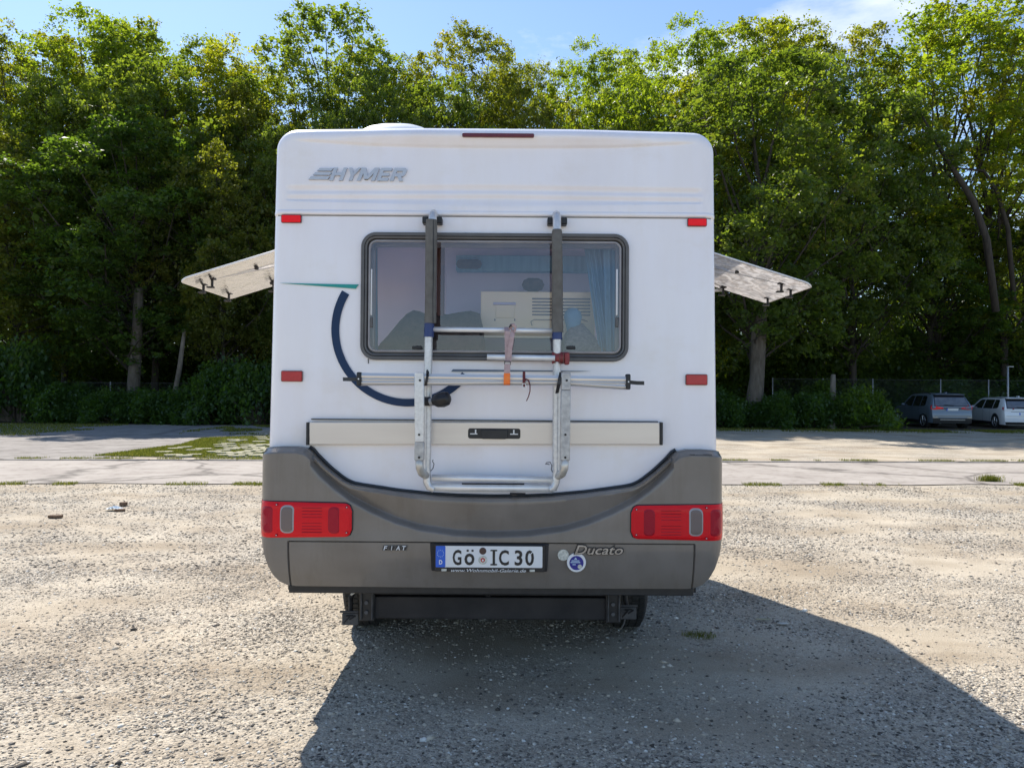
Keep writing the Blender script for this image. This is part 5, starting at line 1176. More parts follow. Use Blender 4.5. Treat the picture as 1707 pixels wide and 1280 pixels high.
# ---- side windows, top-hinged and propped open
for s in (-1, 1):
    xw = MHX + s * 1.135; yn, yf = 4.0, 4.76
    sw = empty('side_window', (xw, 4.38, 2.2), MH); sw['label'] = ('left' if s < 0 else 'right') + ' side window propped open'
    fb_ = MB(); xa_, xb_ = min(xw - s * 0.065, xw + s * 0.014), max(xw - s * 0.065, xw + s * 0.014)
    fb_.box(xa_, xb_, yn - 0.03, yn + 0.03, 1.655, 2.345).box(xa_, xb_, yf - 0.03, yf + 0.03, 1.655, 2.345).box(xa_ + .001, xb_ - .001, yn + 0.03, yf - 0.03, 1.656, 1.71).box(xa_ + .001, xb_ - .001, yn + 0.03, yf - 0.03, 2.28, 2.344)
    fb_.build('window_frame', M['frame'], sw)
    tipn = P3(308, 459, yn) if s < 0 else P3(1347, 467, yn); tipf = P3(376, 495.5, yf) if s < 0 else P3(1287, 503, yf)
    zh = 2.315; tipx = (abs(tipn.x - MHX) + abs(tipf.x - MHX)) / 2; tz = (tipn.z + tipf.z) / 2
    hx = xw + s * 0.02; tx = MHX + s * tipx
    A = Vector((hx, yn, zh)); B = Vector((tx, yn, tz)); C_ = Vector((tx, yf, tz)); D_ = Vector((hx, yf, zh))
    ex = (B - A).normalized(); nrm = ex.cross(Vector((0, 1, 0))); nrm = nrm if nrm.z > 0 else -nrm; Ln = (B - A).length
    # rounded sheet in (u along ex, v along y)
    pts = rrect(0, Ln, yn, yf, 0.05); 
    # only outer corners rounded: fine
    top_ = [A + ex * u + Vector((0, v - yn, 0)) + nrm * 0.012 + nrm * (-0.03 * (u / Ln) ** 4) for u, v in pts]; bot = [p - nrm * 0.010 for p in top_]
    n = len(pts); F = [tuple(range(n)), tuple(reversed(range(n, 2 * n)))] + [(i, (i + 1) % n, (i + 1) % n + n, i + n) for i in range(n)]
    obj('hatch_pane', top_ + bot, F, M['acrylic'], sw)
    # white rim bead round the sheet
    loop = [p - nrm * 0.004 for p in top_] + [top_[0] - nrm * 0.004]
    MB().tube(loop, 0.005, 6, cap=False).build('hatch_rim', M['white_plastic'], sw, smooth=True)
    # inner skin edge, clips and stays under the pane
    def under(u, v, d=0.02): return A + ex * u + Vector((0, v, 0)) - nrm * d
    MB().tube([under(0.0, 0.30, 0.012), under(Ln * 0.80, 0.16, 0.016)], 0.0055, 8).build('cross_brace', M['alu_pale'], sw)
    for (u, v) in ((Ln * 0.80, 0.15), (Ln * 0.93, 0.22), (Ln * 0.93, 0.60), (Ln * 0.50, 0.66)):
        c = under(u, v); MB().box(c.x - 0.018, c.x + 0.018, c.y - 0.02, c.y + 0.02, c.z - 0.004, c.z + 0.012).box(c.x - 0.006, c.x + 0.006, c.y - 0.008, c.y + 0.008, c.z - 0.045, c.z).box(c.x - 0.03, c.x + 0.012, c.y - 0.012, c.y + 0.012, c.z - 0.052, c.z - 0.042).build('latch', M['ink'], sw, bevel=0.003)
    c = under(Ln * 0.40, 0.18, 0.016); MB().box(c.x - .009, c.x + .009, c.y - .01, c.y + .01, c.z - .008, c.z + .008).build('brace_knob', M['ink'], sw)
    e = under(Ln * 0.52, 0.68, 0.03); MB().tube([e, Vector((xw, 4.66, e.z - 0.02))], 0.0085, 8).build('stay', M['white_plastic'], sw, smooth=True)
    e2 = under(Ln * 0.5, 0.66, 0.02); MB().tube([e2, under(0.02, 0.45, 0.014)], 0.004, 6).build('stay_wire', M['alu_old'], sw)
# ------------------------------------------------------------------ bicycle rack on the rear wall
YK = YR - 0.10      # plane of the uprights
def K(px, py, Y=YK): return at(px, py, Y)
rk = MB()
U = 0.0205
pl_top = K(720, 362, YK)
def hook(px, py_top, py_start):
    a = K(px, py_start, YK); zt = K(px, py_top, YK).z
    return [a, Vector((a.x, YK, zt - 0.05)), Vector((a.x, YK + 0.012, zt - 0.022)), Vector((a.x, YK + 0.045, zt - 0.006)), Vector((a.x, YK + 0.085, zt - 0.012)), Vector((a.x, YK + 0.105, zt - 0.05))]
up = MB()
low_l = [K(720.5, 420), K(714.5, 560), K(712.5, 700), K(711.5, 790), K(712, 803), K(716, 811), K(724, 814.5)]
up.tube(list(reversed(hook(720.5, 350.5, 420)))[:-1] + low_l, U, 16)
low_r = [K(928, 430), K(928.5, 560), K(928, 700), K(927.5, 790), K(926.5, 803), K(923, 812), K(916, 815.5)]
up.tube(list(reversed(hook(928, 352.5, 430)))[:-1] + low_r, U, 16)
rack = up.build('bicycle_rack', M['alu_pale'], MH, smooth=True, autosmooth=60)
rack['label'] = 'two-rail aluminium bicycle rack folded up against the rear wall'
MB().tube([K(714, 811.5), K(924, 814)], 0.0185, 16).build('bottom_bar', M['alu'], rack, smooth=True)
MB().tube([K(720, 796), K(921, 800)], 0.0165, 16).build('lower_bar', M['alu'], rack, smooth=True)
a = K(716, 822); b = K(928, 807, YK + .04); MB().box(a.x, b.x, YK + 0.02, YK + 0.05, K(820, 818.5).z, K(820, 808).z).build('foot_plate', M['alu_dirty'], rack, bevel=0.004)
for (x0_, x1_, y_) in ((770, 874, 806), (850, 876, 822)): MB().tube([K(x0_, y_, YK - .02), K(x1_, y_ + .6, YK - .02)], 0.004, 8).build('foot_strap', M['ink'], rack)
c = K(857, 824, YK - .01); MB().box(c.x - .013, c.x + .013, c.y - .005, c.y + .01, c.z - .008, c.z + .008).build('foot_clamp', M['ink'], rack, bevel=0.002)
# foam sleeves, split down the front
def foam(pts, rad, name='foam_sleeve'):
    return MB().tube(pts, rad, 18).build(name, M['foam'], rack, smooth=True, autosmooth=60)
foam([K(719.5, 367), K(719, 380), K(718.5, 440), K(718, 500), K(717.5, 539)], [0.027, 0.029, 0.0285, 0.028, 0.029])
foam([K(928.5, 383), K(928.5, 387), K(929, 450), K(929, 520), K(929.3, 554)], [0.022, 0.0255, 0.027, 0.028, 0.029])
MB().tube([K(722.5, 367, YK - .0265), K(722.8, 420, YK - .027), K(722.5, 470, YK - .0265), K(721.5, 500, YK - .026), K(722, 538, YK - .026)], [0.001, 0.0028, 0.0022, 0.0015, 0.0012], 6).build('sleeve_split', M['ink'], rack)
for (a, b) in (((715.8, 539), (715, 562)), ((928.8, 552), (928.5, 566))): MB().tube([K(*a), K(*b)], 0.0245, 16).build('blue_tape', M['blue_tape'], rack, smooth=True, autosmooth=50)
for px, py in ((710.5, 369.5), (732.5, 369.5), (917.5, 371), (939.5, 371)):
    c = K(px, py, YR - .02); MB().box(c.x - .016, c.x + .016, YR - 0.055, YR + 0.0, c.z - .017, c.z + .017).build('wall_bracket', M['ink'], rack, bevel=0.005)
MB().tube([K(722, 549), K(921, 551.5)], 0.0125, 14).build('cross_bar', M['alu'], rack, smooth=True)
MB().tube([K(812, 595, YK - .03), K(925, 597, YK - .03)], 0.0140, 14).build('holder_arm', M['alu'], rack, smooth=True)
cl = MB().tube([K(920, 596.5, YK), K(921, 596.5, YK), K(949, 597, YK)], [0.026, 0.030, 0.028], 12).build('frame_clamp', M['clamp'], rack, bevel=0.004)
c = K(945, 597, YK - 0.02); MB().box(c.x - 0.011, c.x + 0.011, YK - 0.045, YK + 0.02, c.z - 0.032, c.z + 0.026).build('clamp_lever', M['clamp'], cl, bevel=0.006)
for px in (925, 933, 939): c = K(px, 597, YK - .03); MB().box(c.x - .0012, c.x + .0012, YK - 0.031, YK, c.z - .026, c.z + .026).build('clamp_gap', M['maroon'], cl)
# wheel rails (folded, one above the other)
YL = YK - 0.075
def rail(p0, p1, h, name='wheel_rail'):
    a, b = at(*p0, YL), at(*p1, YL); mb = MB()
    d = (b - a).normalized(); upv = Vector((-d.z, 0, d.x))
    prof = [(-.5, 0.0), (-.5, -.016), (-.32, -.022), (-.32, -.016), (-.05, -.013), (-.05, -.021), (.12, -.022), (.5, -.016), (.5, 0.0)]
    V = []
    for p in (a, b):
        for (t, y) in prof: V.append(p + upv * (t * h) + Vector((0, y, 0)))
    n = len(prof); F = [(i, (i + 1) % n, (i + 1) % n + n, i + n) for i in range(n)] + [tuple(range(n)), tuple(reversed(range(n, 2 * n)))]
    return obj(name, V, F, M['alu_rail'], rack)
rail((602, 628, ), (1044, 634), 0.037)
r2 = rail((602, 639), (935, 638.5), 0.022)
rail((935, 638.5), (1044, 646), 0.022)
for px, py, h in ((600, 631.8, 0.033), (1046, 636.5, 0.037)):
    c = at(px, py, YL); cap_ = MB().box(c.x - .011, c.x + .011, YL - 0.03, YL + 0.01, c.z - h, c.z + h).build('rail_end_cap', M['ink'], rack, bevel=0.006)
    MB().tube([c + Vector((0, -0.034, 0)), c + Vector((0, -0.028, 0))], 0.0035, 8).build('rivet', M['alu'], rack)
mb = MB(); mb.flat_ribbon([(at(598, 632, YL - .01), (0, 0, 1)), (at(585, 632.4, YL - .014), (0, 0, 1)), (at(571.5, 632, YL - .005), (0, 0, 1))], 0.018, 0.003); mb.build('strap_end', M['gasket'], rack)
mb = MB(); mb.flat_ribbon([(at(1049, 637, YL - .01), (0, 0, 1)), (at(1062, 638.3, YL - .014), (0, 0, 1)), (at(1074, 638.6, YL - .005), (0, 0, 1))], 0.018, 0.003); mb.build('strap_end', M['ink'], rack)
# folding arms (flat bar) and their tubular feet
YA = YL - 0.035
for (p0, p1, p2, mat1, foot) in (((698.5, 620.5), (699, 737), (698.5, 767.5), 'alu_pale', [(699, 765), (699.5, 779), (703, 788), (711, 793)]), ((943.5, 621), (943.5, 650), (942.3, 767.5), 'alu_old', [(941.5, 765), (941, 780), (937.5, 789), (929, 794)])):
    a, b, c = at(*p0, YA), at(*p1, YA), at(*p2, YA)
    w = 0.0225
    arm = MB().add([(a.x - w, YA, a.z), (a.x + w, YA, a.z), (b.x + w, YA, b.z), (b.x - w, YA, b.z), (a.x - w, YA + .03, a.z), (a.x + w, YA + .03, a.z), (b.x + w, YA + .03, b.z), (b.x - w, YA + .03, b.z)], [(3, 2, 1, 0), (4, 5, 6, 7), (0, 1, 5, 4), (2, 3, 7, 6), (1, 2, 6, 5), (3, 0, 4, 7)]).build('folding_arm', M[mat1], rack, bevel=0.003)
    MB().add([(b.x - w, YA + .001, b.z), (b.x + w, YA + .001, b.z), (c.x + w, YA + .001, c.z), (c.x - w, YA + .001, c.z), (b.x - w, YA + .03, b.z), (b.x + w, YA + .03, b.z), (c.x + w, YA + .03, c.z), (c.x - w, YA + .03, c.z)], [(3, 2, 1, 0), (4, 5, 6, 7), (0, 1, 5, 4), (2, 3, 7, 6), (1, 2, 6, 5), (3, 0, 4, 7)]).build('arm_foot', M['alu_old'], rack, bevel=0.003)
    mb = MB()
    for py in (634, 724.5, 762.5):
        f = (py - p0[1]) / (p2[1] - p0[1]); q = at(p0[0] + (p2[0] - p0[0]) * f + (1.5 if py < 640 else 0), py, YA - .003); mb.tube([q, q + Vector((0, 0.004, 0))], 0.0058, 10)
    mb.build('arm_bolt', M['ink'], rack)
    MB().tube([at(*foot[0], YA + .02), at(*foot[1], YA + .022), at(*foot[2], YA + .05), at(*foot[3], YK)], 0.0195, 14).build('arm_hinge_tube', M['alu_dirty'], rack, smooth=True)
# black twist knob
kb = MB().tube([K(704, 669, YK - .02), K(718, 669, YK - .025)], 0.022, 12).build('knob_clamp', M['black'], rack, bevel=0.004)
p0 = K(718, 670, YK - .04); p1 = K(750, 663, YK - .075); d = p1 - p0
kn = MB().tube([p0, p0 + d * 0.1, p0 + d * 0.3, p0 + d * 0.6, p0 + d * .9, p1], [0.016, 0.018, 0.034, 0.040, 0.034, 0.016], 7)
kn.build('twist_knob', M['ink'], kb, bevel=0.005)
MB().tube([p0 - d * 0.02, p0 + d * 0.12], 0.020, 12).build('knob_collar', M['alu_old'], kb)
# small black ties on the lower bars
for pts in ([(718, 785), (722, 780), (723.5, 773), (721, 769), (722, 766)], [(921, 787), (919, 782), (920, 776), (917, 770), (911, 771), (909, 773), (916, 774)]):
    MB().tube([K(px, py, YK - .02) for px, py in pts], 0.0022, 6).build('wire_tie', M['ink'], rack)

# ------------------------------------------------------------------ straps hanging on the rack
st = empty('luggage_strap', (K(846, 640).x, YA, K(846, 640).z), label='faded pink strap with orange end looped over the cross bar of the rack', cat='strap')
YS = YK - 0.055
mb = MB(); mb.flat_ribbon([(at(845.5, 545.5, YK + .0), (1, 0, 0)), (at(845.2, 545, YS + .035), (1, 0, 0)), (at(845.3, 552, YS), (1, 0, 0)), (at(846, 575, YS - .005), (1, 0, 0)), (at(846.5, 603, YS - .012), (1, 0, 0))], 0.026, 0.002); mb.build('webbing', M['strap'], st)
mb = MB(); mb.flat_ribbon([(at(855.5, 549, YS + .01), (1, 0, -.5)), (at(853.5, 562, YS - .010), (1, 0, -.15)), (at(850.5, 580, YS - .014), (1, 0, 0)), (at(848.3, 603, YS - .016), (1, 0, 0))], 0.022, 0.002); mb.build('webbing', M['strap'], st)
c = at(846, 605, YS - .02); ring_sweep('buckle', (c.x - .016, c.x + .016, c.z - .012, c.z + .009), 0.004, [(0, c.y + .003), (0, c.y - .003), (.004, c.y - .003), (.004, c.y + .003)], M['dusty'], st, n=3)
mb = MB(); mb.flat_ribbon([(at(845.8, 607, YL - .030), (1, 0, 0)), (at(845.4, 618, YL - .034), (1, 0, 0)), (at(845.2, 624, YL - .034), (1, 0, 0))], 0.029, 0.003); mb.build('webbing', M['strap'], st)
mb = MB(); mb.flat_ribbon([(at(845.2, 622, YL - .035), (1, 0, 0)), (at(845, 630, YL - .038), (1, 0, 0)), (at(845, 639.5, YL - .036), (1, 0, 0)), (at(845, 642, YL - .02), (1, 0, 0))], 0.0305, 0.004); mb.build('strap_end', M['orange'], st, bevel=0.001)
mb = MB(); mb.tube([at(850, 547, YS + .02), at(852, 543, YS), at(856, 541.5, YS), at(859, 544, YS), at(858.5, 550, YS), at(857, 554, YS)], [.008, .010, .009, .008, .006, .003], 7); mb.build('knot', M['strap'], st)
mb = MB(); mb.tube([at(849, 545.5, YS), at(852, 542, YS - .004), at(854, 545, YS)], [.004, .008, .003], 6); mb.build('knot_shadow_cord', M['ink'], st)
rs = empty('tension_strap', (at(875, 640, YL).x, YL, at(875, 640, YL).z), label='thin dark red strap with a dangling tail tied round the rails', cat='strap')
mb = MB(); mb.flat_ribbon([(at(873.5, 619.5, YL - .024), (1, 0, 0)), (at(873.5, 630, YL - .026), (1, 0, 0)), (at(873.5, 645, YL - .026), (1, 0, 0))], 0.013, 0.002); mb.build('webbing', M['redcord'], rs)
c = at(873.7, 641.5, YL - .028); ring_sweep('buckle', (c.x - .008, c.x + .008, c.z - .016, c.z + .008), 0.003, [(0, c.y + .002), (0, c.y - .002), (.003, c.y - .002), (.003, c.y + .002)], M['alu_pale'], rs, n=3)
MB().tube([at(874, 636, YL - .03), at(877, 632, YL - .035), at(881, 634, YL - .035), at(883.5, 642, YL - .03), at(883.5, 652, YL - .025), at(881, 661, YL - .02), at(877.5, 668.5, YL - .02)], [.004, .004, .0035, .003, .003, .003, .0025], 6).build('strap_tail', M['redcord'], rs)
bs = empty('black_tie_strap', (at(933, 640, YL).x, YL, at(933, 640, YL).z), label='black tie strap wound round the rails beside the right folding arm', cat='strap')
mb = MB(); mb.flat_ribbon([(at(935.5, 620, YA + .01), (1, 0, 0)), (at(933.5, 630, YA + .0), (1, 0, 0)), (at(931.5, 641, YA + .0), (1, 0, 0)), (at(928.5, 655.5, YA + .02), (1, 0, 0.2))], 0.017, 0.004); mb.build('webbing', M['ink'], bs)
c = at(932.2, 637, YA - .001); MB().tube([c, c + Vector((0, -0.006, 0))], 0.0075, 12).build('tie_button', M['gasket'], bs)
bs2 = empty('black_tie_strap', (at(711, 635, YL).x, YL, at(711, 635, YL).z), label='short black tie strap round the rails beside the left folding arm', cat='strap')
mb = MB(); mb.flat_ribbon([(at(712.5, 618.5, YL - .01), (1, 0, 0)), (at(712.5, 627, YL - .028), (1, 0, 0)), (at(710.5, 636, YL - .028), (1, 0, 0)), (at(709.5, 643, YL - .02), (1, 0, 0))], 0.012, 0.004); mb.build('webbing', M['ink'], bs2)
MB().tube([at(712, 617.5, YL - .02), at(714, 621, YL - .03), at(711, 623, YL - .028)], 0.0055, 6).build('knot', M['ink'], bs2)

# ------------------------------------------------------------------ small litter on the gravel
g = ground_at(190, 851)
lt = empty('crumpled_wrapper', (g.x, g.y, 0), label='pale crumpled wrapper lying on the gravel left of the motorhome', cat='litter')
V = []; F = []; n = 9
for j in range(n):
    for i in range(n): V.append((g.x - 0.10 + 0.19 * i / (n - 1), g.y - 0.06 + 0.12 * j / (n - 1), 0.02 + 0.05 * random.random() * (1 - abs(i - 4) / 5)))
F = [(j * n + i, j * n + i + 1, (j + 1) * n + i + 1, (j + 1) * n + i) for j in range(n - 1) for i in range(n - 1)]
obj('foil', V, F, pm('pale_foil', (0.60, 0.68, 0.74), (0.72, 0.78, 0.82), 12, 0.35), lt)
M['drybrown'] = pm('dry_brown', (0.10, 0.06, 0.035), (0.17, 0.11, 0.07), 15, 0.9)
def chip(px, py, w, d, h, lab, cat, rot=0.0, mat='drybrown'):
    g = ground_at(px, py); ca, sa = math.cos(rot), math.sin(rot)
    pts = [(-.5, -.4), (.1, -.5), (.5, -.25), (.45, .4), (-.1, .5), (-.5, .3)]
    V = [(g.x + w * (x * ca - y * sa), g.y + d * (x * sa + y * ca), z) for z in (0.004, h) for x, y in pts]
    n = 6; F = [tuple(reversed(range(n))), tuple(range(n, 2 * n))] + [(i, (i + 1) % n, (i + 1) % n + n, i + n) for i in range(n)]
    return obj(cat.replace(' ', '_'), V, F, M[mat], base=True, bevel=0.004, label=lab, cat=cat)
chip(93, 863, 0.15, 0.10, 0.035, 'brown piece of wood lying alone on the sunny gravel at the left', 'wood chip', 0.1)
chip(200, 852, 0.13, 0.09, 0.03, 'brown fragment just below the pale crumpled wrapper', 'wood chip', 0.3)
chip(206, 843, 0.09, 0.08, 0.05, 'dark brown leaf at the right end of the pale crumpled wrapper', 'dry leaf', 1.0)
chip(1272, 1033, 0.10, 0.03, 0.010, 'pale flat splinter in the shadow right of the rear wheel', 'splinter', 0.0, 'paver')
chip(1305, 1040, 0.07, 0.03, 0.010, 'second smaller splinter right of the pale flat one in the shadow', 'splinter', 0.4, 'alu_dirty')

# ------------------------------------------------------------------ parked cars
M['suv'] = pm('blue_grey_paint', (0.15, 0.195, 0.25), (0.16, 0.205, 0.26), 3, 0.3, metal=0.1, coat=0.5)
M['carwhite'] = pm('white_car_paint', (0.82, 0.84, 0.87), (0.84, 0.86, 0.88), 3, 0.25, coat=0.6)
M['carglass'] = pm('car_glass', (0.010, 0.013, 0.018), (0.014, 0.017, 0.022), 3, 0.06, coat=1.0)
M['rearglass'] = pm('rear_glass', (0.09, 0.10, 0.12), (0.14, 0.15, 0.17), 3, 0.08, coat=1.0)
M['rim'] = pm('wheel_rim', (0.35, 0.36, 0.38), (0.5, 0.5, 0.52), 20, 0.35, metal=0.8)
def car(name, X, Y, yaw, L, W, H, paint, label, suv=True):
    """built tail at y=0 pointing +y, then turned and set down"""
    t = empty(name, (0, 0, 0), label=label, cat='car')
    zs = 0.26 if suv else 0.20; zw = H * (0.625 if suv else 0.63); rear_lean = 0.42 if suv else 0.50
    prof = [(0, H - 0.04), (0.06, H - 0.01), (0.30, H), (0.50, H - 0.015), (0.58, H - 0.07), (0.72, H * 0.655), (0.80, H * 0.62), (0.93, H * 0.56), (1.0, H * 0.44)]
    def ztop(s): return interp(prof, s)
    def yr(z):
        if z < zw: return 0.05 * ((z - 0.55) / 0.35) ** 2 * (1 if z < 0.9 else 0.3) if z < 0.9 else 0.015
        return 0.015 + rear_lean * ((z - zw) / (H - zw)) ** 1.25
    def yf(z): return L - 0.10 * (z / H) ** 2 - (0.08 if z < 0.45 else 0)
    def hwid(s, z):
        w = W / 2
        if z > zw: w -= (W * 0.125) * ((z - zw) / (H - zw)) ** 1.1
        else: w -= 0.05 * ((zw - z) / zw) ** 2 + 0.012 * math.sin((z - zs) / (zw - zs) * math.pi) * -1
        w *= 1 - 0.07 * (1 - min(s / 0.05, 1)) ** 2 - 0.16 * max((s - 0.86) / 0.14, 0) ** 2
        return w
    def side(sg, y, z, off=0.0):
        s = min(max((y - yr(z)) / (yf(z) - yr(z)), 0), 1); return Vector((sg * (hwid(s, z) + off), y, z))
    def rear(x, z, off=0.0):
        w = hwid(0, z); return Vector((x, yr(z) - off - 0.035 * (1 - (x / w) ** 2) * (1 if z < zw else 1), z))
    S = [0, .01, .03, .06] + list(np.linspace(0.1, 0.9, 30)) + [0.93, .96, .985, 1.0]; T = list(np.linspace(0, 1, 22)); V = []; F = []
    def P(sg, s, tt):
        z = zs + tt * (ztop(s) - zs); 
        rnd = 0.06 * max((tt - 0.93) / 0.07, 0) ** 2
        return Vector((sg * (hwid(s, z) - rnd), yr(z) + s * (yf(z) - yr(z)), z))
    nT = len(T)
    for sg in (-1, 1):
        b = len(V)
        for s in S:
            for tt in T: V.append(P(sg, s, tt))
        for i in range(len(S) - 1):
            for j in range(nT - 1):
                q = (b + i * nT + j, b + (i + 1) * nT + j, b + (i + 1) * nT + j + 1, b + i * nT + j + 1); F.append(q if sg > 0 else q[::-1])
    def span(getL, cnt, camber, flip):
        nonlocal V, F
        b = len(V); n = 10
        for k in range(cnt):
            p, nrm = getL(k)
            for i in range(n + 1):
                u = -1 + 2 * i / n; V.append(Vector((p.x * u, p.y, p.z)) + nrm * camber * (1 - u * u))
        for k in range(cnt - 1):
            for i in range(n):
                q = (b + k * (n + 1) + i, b + k * (n + 1) + i + 1, b + (k + 1) * (n + 1) + i + 1, b + (k + 1) * (n + 1) + i); F.append(q if not flip else q[::-1])
    span(lambda k: (P(1, S[k], 1), Vector((0, 0, 1))), len(S), 0.04, False)
    span(lambda k: (P(1, 0, T[k]), Vector((0, -1, 0))), nT, 0.035, False)
    span(lambda k: (P(1, 1, T[k]), Vector((0, 1, 0))), nT, 0.10, True)
    span(lambda k: (P(1, S[k], 0), Vector((0, 0, 1))), len(S), 0.0, True)
    body = obj('body', V, F, paint, t, smooth=True, autosmooth=45)
    # side windows
    def side_patch(nm, sg, poly_bot, poly_top, mat, off=0.006, par=t):
        """poly_bot/top: lists of (y,z) of equal length"""
        V = []; m_ = 6; n = len(poly_bot)
        for j in range(m_ + 1):
            for (a, b) in zip(poly_bot, poly_top):
                y = a[0] + (b[0] - a[0]) * j / m_; z = a[1] + (b[1] - a[1]) * j / m_; V.append(side(sg, y, z, off))
        F = [(j * n + i, j * n + i + 1, (j + 1) * n + i + 1, (j + 1) * n + i) for j in range(m_) for i in range(n - 1)]
        return obj(nm, V, F if sg > 0 else [f[::-1] for f in F], mat, par, smooth=True)
    zb, zt2 = zw + 0.015, H - 0.10; yb0 = 0.62 if suv else 0.55; ym = 0.44 * L; ye = 0.66 * L; yte = 0.555 * L
    for sg in (-1, 1):
        side_patch('quarter_window', sg, [(yb0, zb + 0.07), (yb0 + 0.12, zb + 0.01), (yb0 + 0.52, zb)], [(yb0 + 0.10, zt2 - 0.06), (yb0 + 0.22, zt2 - 0.01), (yb0 + 0.55, zt2)], M['carglass'])
        side_patch('rear_door_window', sg, [(yb0 + 0.57, zb), (ym - 0.04, zb)], [(yb0 + 0.60, zt2), (ym - 0.04, zt2)], M['carglass'])
        side_patch('front_door_window', sg, [(ym + 0.04, zb), (ye - 0.18, zb), (ye, zb + 0.02)], [(ym + 0.04, zt2), (yte - 0.12, zt2 - 0.01), (yte, zt2 - 0.05)], M['carglass'])
        for yy in (ym, 0.235 * L + 0.25, ye - 0.12):
            side_patch('door_gap', sg, [(yy, zs + 0.12), (yy + 0.012, zs + 0.12)], [(yy, zw), (yy + 0.012, zw)], M['ink'], 0.002, body)
        side_patch('sill_cladding', sg, [(0.85, zs), (L - 1.3, zs)], [(0.85, zs + 0.13), (L - 1.3, zs + 0.13)], M['black'] if suv else M['ink'], 0.008, body)
        for yy in (ym - 0.20, 0.235 * L + 0.38): c = side(sg, yy, zw - 0.12, 0.012); MB().box(c.x - .012, c.x + .012, c.y - .09, c.y + .09, c.z - .014, c.z + .014).build('door_handle', paint, t, bevel=0.008)
        c = side(sg, ye - 0.12, zw + 0.08, 0.09); MB().box(c.x - .08, c.x + .08, c.y - .05, c.y + .05, c.z - .055, c.z + .055).build('wing_mirror', paint, t, bevel=0.04, bseg=3)
        if suv: MB().tube([Vector((sg * (W / 2 - 0.245), 0.6, H - 0.03)), Vector((sg * (W / 2 - 0.245), 0.9, H + 0.035)), Vector((sg * (W / 2 - 0.245), 2.2, H + 0.035)), Vector((sg * (W / 2 - 0.245), 2.55, H - 0.04))], 0.018, 6).build('roof_rail', M['black'], t)
        else: MB().tube([Vector((sg * (W / 2 - 0.24), 0.5, H - 0.02)), Vector((sg * (W / 2 - 0.24), 2.4, H + 0.0))], 0.016, 6).build('roof_rail', M['chrome'], t)
        # wheels
        for yy in ((0.82, L - 0.88)):
            r = 0.36 if suv else 0.33; c = side(sg, yy, 0.45)
            MB().tube([(c.x - sg * 0.12, yy, r + 0.02), (c.x + sg * 0.012, yy, r + 0.02)], r + 0.055, 28).build('wheel_arch', M['black'] if suv else M['ink'], body)
            w = MB().tube([(c.x - sg * 0.22, yy, r), (c.x - sg * 0.20, yy, r), (c.x - sg * 0.01, yy, r), (c.x + sg * 0.018, yy, r)], [r - 0.03, r, r, r - 0.03], 28).build('wheel', M['rubber'], t, smooth=True, autosmooth=40)
            mb = MB()
            for k in range(5):
                a = k * 1.2566 + 0.3; p = Vector((c.x + sg * 0.022, yy, r)); q = p + Vector((0, math.cos(a), math.sin(a))) * (r * 0.66)
                mb.tube([p, q], [0.035, 0.022], 6)
            x_ = c.x + sg * 0.020
            mb.tube([(x_, yy + r * 0.68 * math.cos(k * 0.2618), r + r * 0.68 * math.sin(k * 0.2618)) for k in range(25)], 0.014, 6, cap=False)
            mb.build('rim', M['rim'], w)
    # rear details
    def rear_patch(nm, xs_bot, zb_, xs_top, zt_, mat, off=0.008, par=t, n=8):
        V = []; m_ = 6
        for j in range(m_ + 1):
            z = zb_ + (zt_ - zb_) * j / m_; a = xs_bot[0] + (xs_top[0] - xs_bot[0]) * j / m_; b = xs_bot[1] + (xs_top[1] - xs_bot[1]) * j / m_
            for i in range(n + 1): V.append(rear(a + (b - a) * i / n, z, off))
        F = [(j * (n + 1) + i, j * (n + 1) + i + 1, (j + 1) * (n + 1) + i + 1, (j + 1) * (n + 1) + i) for j in range(m_) for i in range(n)]
        return obj(nm, V, F, mat, par, smooth=True)
    hw = W / 2
    rear_patch('rear_window', (-hw + .17, hw - .17), zw + 0.05, (-hw + .29, hw - .29), H - 0.10, M['rearglass'])
    rear_patch('window_surround', (-hw + .14, hw - .14), zw + 0.02, (-hw + .26, hw - .26), H - 0.06, M['ink'], 0.004)
    zsp = H - 0.055; MB().box(-hw + 0.27, hw - 0.27, yr(zsp) - 0.16, yr(zsp) + 0.12, zsp, zsp + 0.035).build('roof_spoiler', paint, t, bevel=0.015)
    rear_patch('window_shade_strip', (-hw + .25, hw - .25), H - 0.175, (-hw + .28, hw - .28), H - 0.10, M['ink'], 0.011)
    if suv:
        for sg in (-1, 1):
            V = [(0.40, 1.0 - .06), (0.40, 1.0 - .01), (0.66, 1.03), (0.72, 1.13), (0.88, 1.10), (0.92, 1.0), (0.90, 0.90), (0.70, 0.90)]
            pts = [rear(sg * x, z, 0.012 if x < 0.8 else -0.005 - (x - .8) * 0.3) for x, z in V]; pts2 = [p + Vector((0, .05, 0)) for p in pts]; n = len(V)
            F = [tuple(range(n)), tuple(range(2 * n - 1, n - 1, -1))] + [(i, i + n, (i + 1) % n + n, (i + 1) % n) for i in range(n)]
            if sg > 0: F = [f[::-1] for f in F]
            obj('tail_light', pts + pts2, F, M['lens_red'], t)
            rear_patch('bumper_accent', (sg * 0.86 if sg < 0 else 0.62, -0.62 if sg < 0 else 0.86), 0.50, (-0.86 if sg < 0 else 0.66, -0.66 if sg < 0 else 0.86), 0.54, M['chrome'], 0.03)
        rear_patch('lower_bumper', (-0.86, 0.86), 0.27, (-0.86, 0.86), 0.50, M['black'], 0.022)
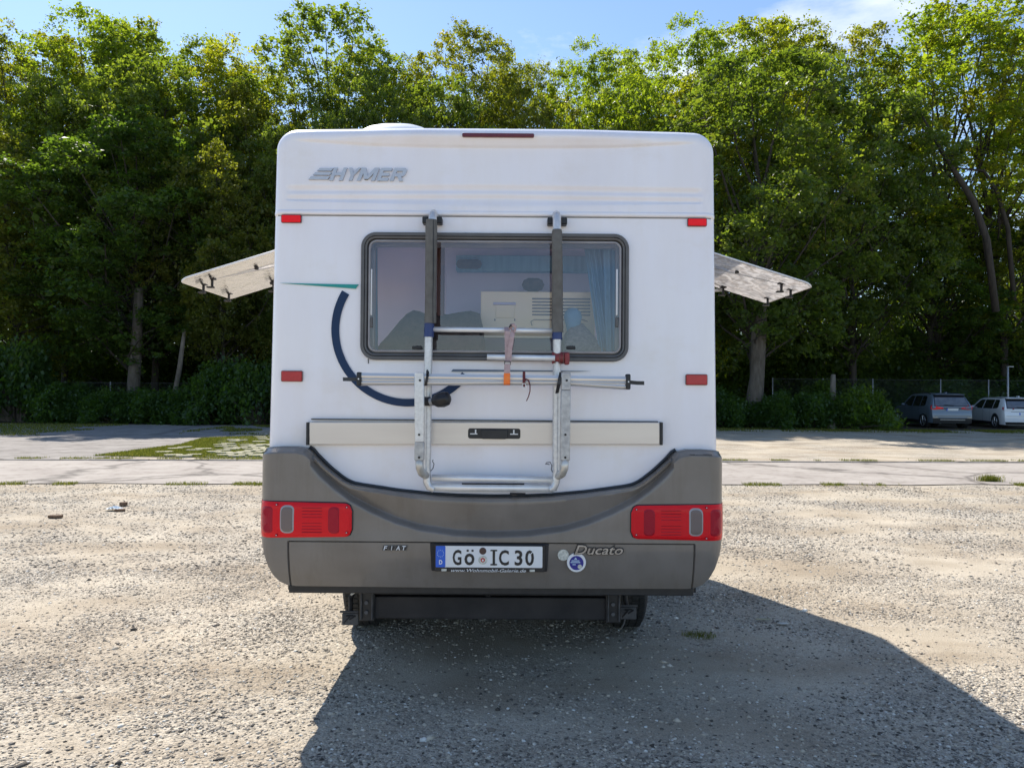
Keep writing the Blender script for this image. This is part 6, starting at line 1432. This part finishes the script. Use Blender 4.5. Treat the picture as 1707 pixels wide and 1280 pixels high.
        rear_patch('skid_plate', (-0.55, 0.55), 0.40, (-0.55, 0.55), 0.45, M['rim'], 0.035)
        zpl = 0.90
    else:
        for sg in (-1, 1):
            V = [(0.46, 0.93), (0.46, 0.985), (0.70, 1.02), (0.90, 1.03), (0.91, 0.90), (0.70, 0.88)]
            pts = [rear(sg * x, z, 0.012 if x < 0.8 else -0.005 - (x - .8) * 0.3) for x, z in V]; pts2 = [p + Vector((0, .05, 0)) for p in pts]; n = len(V)
            F = [tuple(range(n)), tuple(range(2 * n - 1, n - 1, -1))] + [(i, i + n, (i + 1) % n + n, (i + 1) % n) for i in range(n)]
            if sg > 0: F = [f[::-1] for f in F]
            obj('tail_light', pts + pts2, F, M['lens_dark'], t)
        rear_patch('lower_bumper', (-0.80, 0.80), 0.21, (-0.84, 0.84), 0.33, M['black'], 0.012)
        zpl = 0.72
    p = rear_patch('number_plate', (-0.26, 0.26), zpl - 0.055, (-0.26, 0.26), zpl + 0.055, M['plate'], 0.022)
    rear_patch('country_band', (-0.26, -0.215), zpl - 0.055, (-0.26, -0.215), zpl + 0.055, M['euroblue'], 0.025, p, 2)
    rear_patch('tailgate_crease', (-0.60, 0.60), zpl + 0.085, (-0.60, 0.60), zpl + 0.10, M['ink'], 0.010, body)
    rear_patch('bumper_gap', (-0.80, 0.80), 0.60, (-0.80, 0.80), 0.612, M['ink'], 0.006, body)
    MB().tube([rear(0.05, zw + 0.06, 0.03), rear(-0.35, zw + 0.10, 0.03)], 0.012, 6).build('wiper', M['ink'], t)
    MB().box(-0.03, 0.03, 0.55, 0.75, H + 0.02, H + 0.075).build('roof_antenna', paint, t, bevel=0.015)
    t.rotation_euler = (0, 0, yaw); t.location = (X, Y, 0)
    return t
car('parked_car', 20.55, 33.6, R(-6), 4.5, 1.86, 1.64, M['suv'], 'dark blue-grey car with red tail lights parked by the bushes on the right', True)
car('parked_car', 23.95, 33.6, R(-10), 4.75, 1.83, 1.48, M['carwhite'], 'white estate car cut off by the right edge, parked beside the dark one', False)
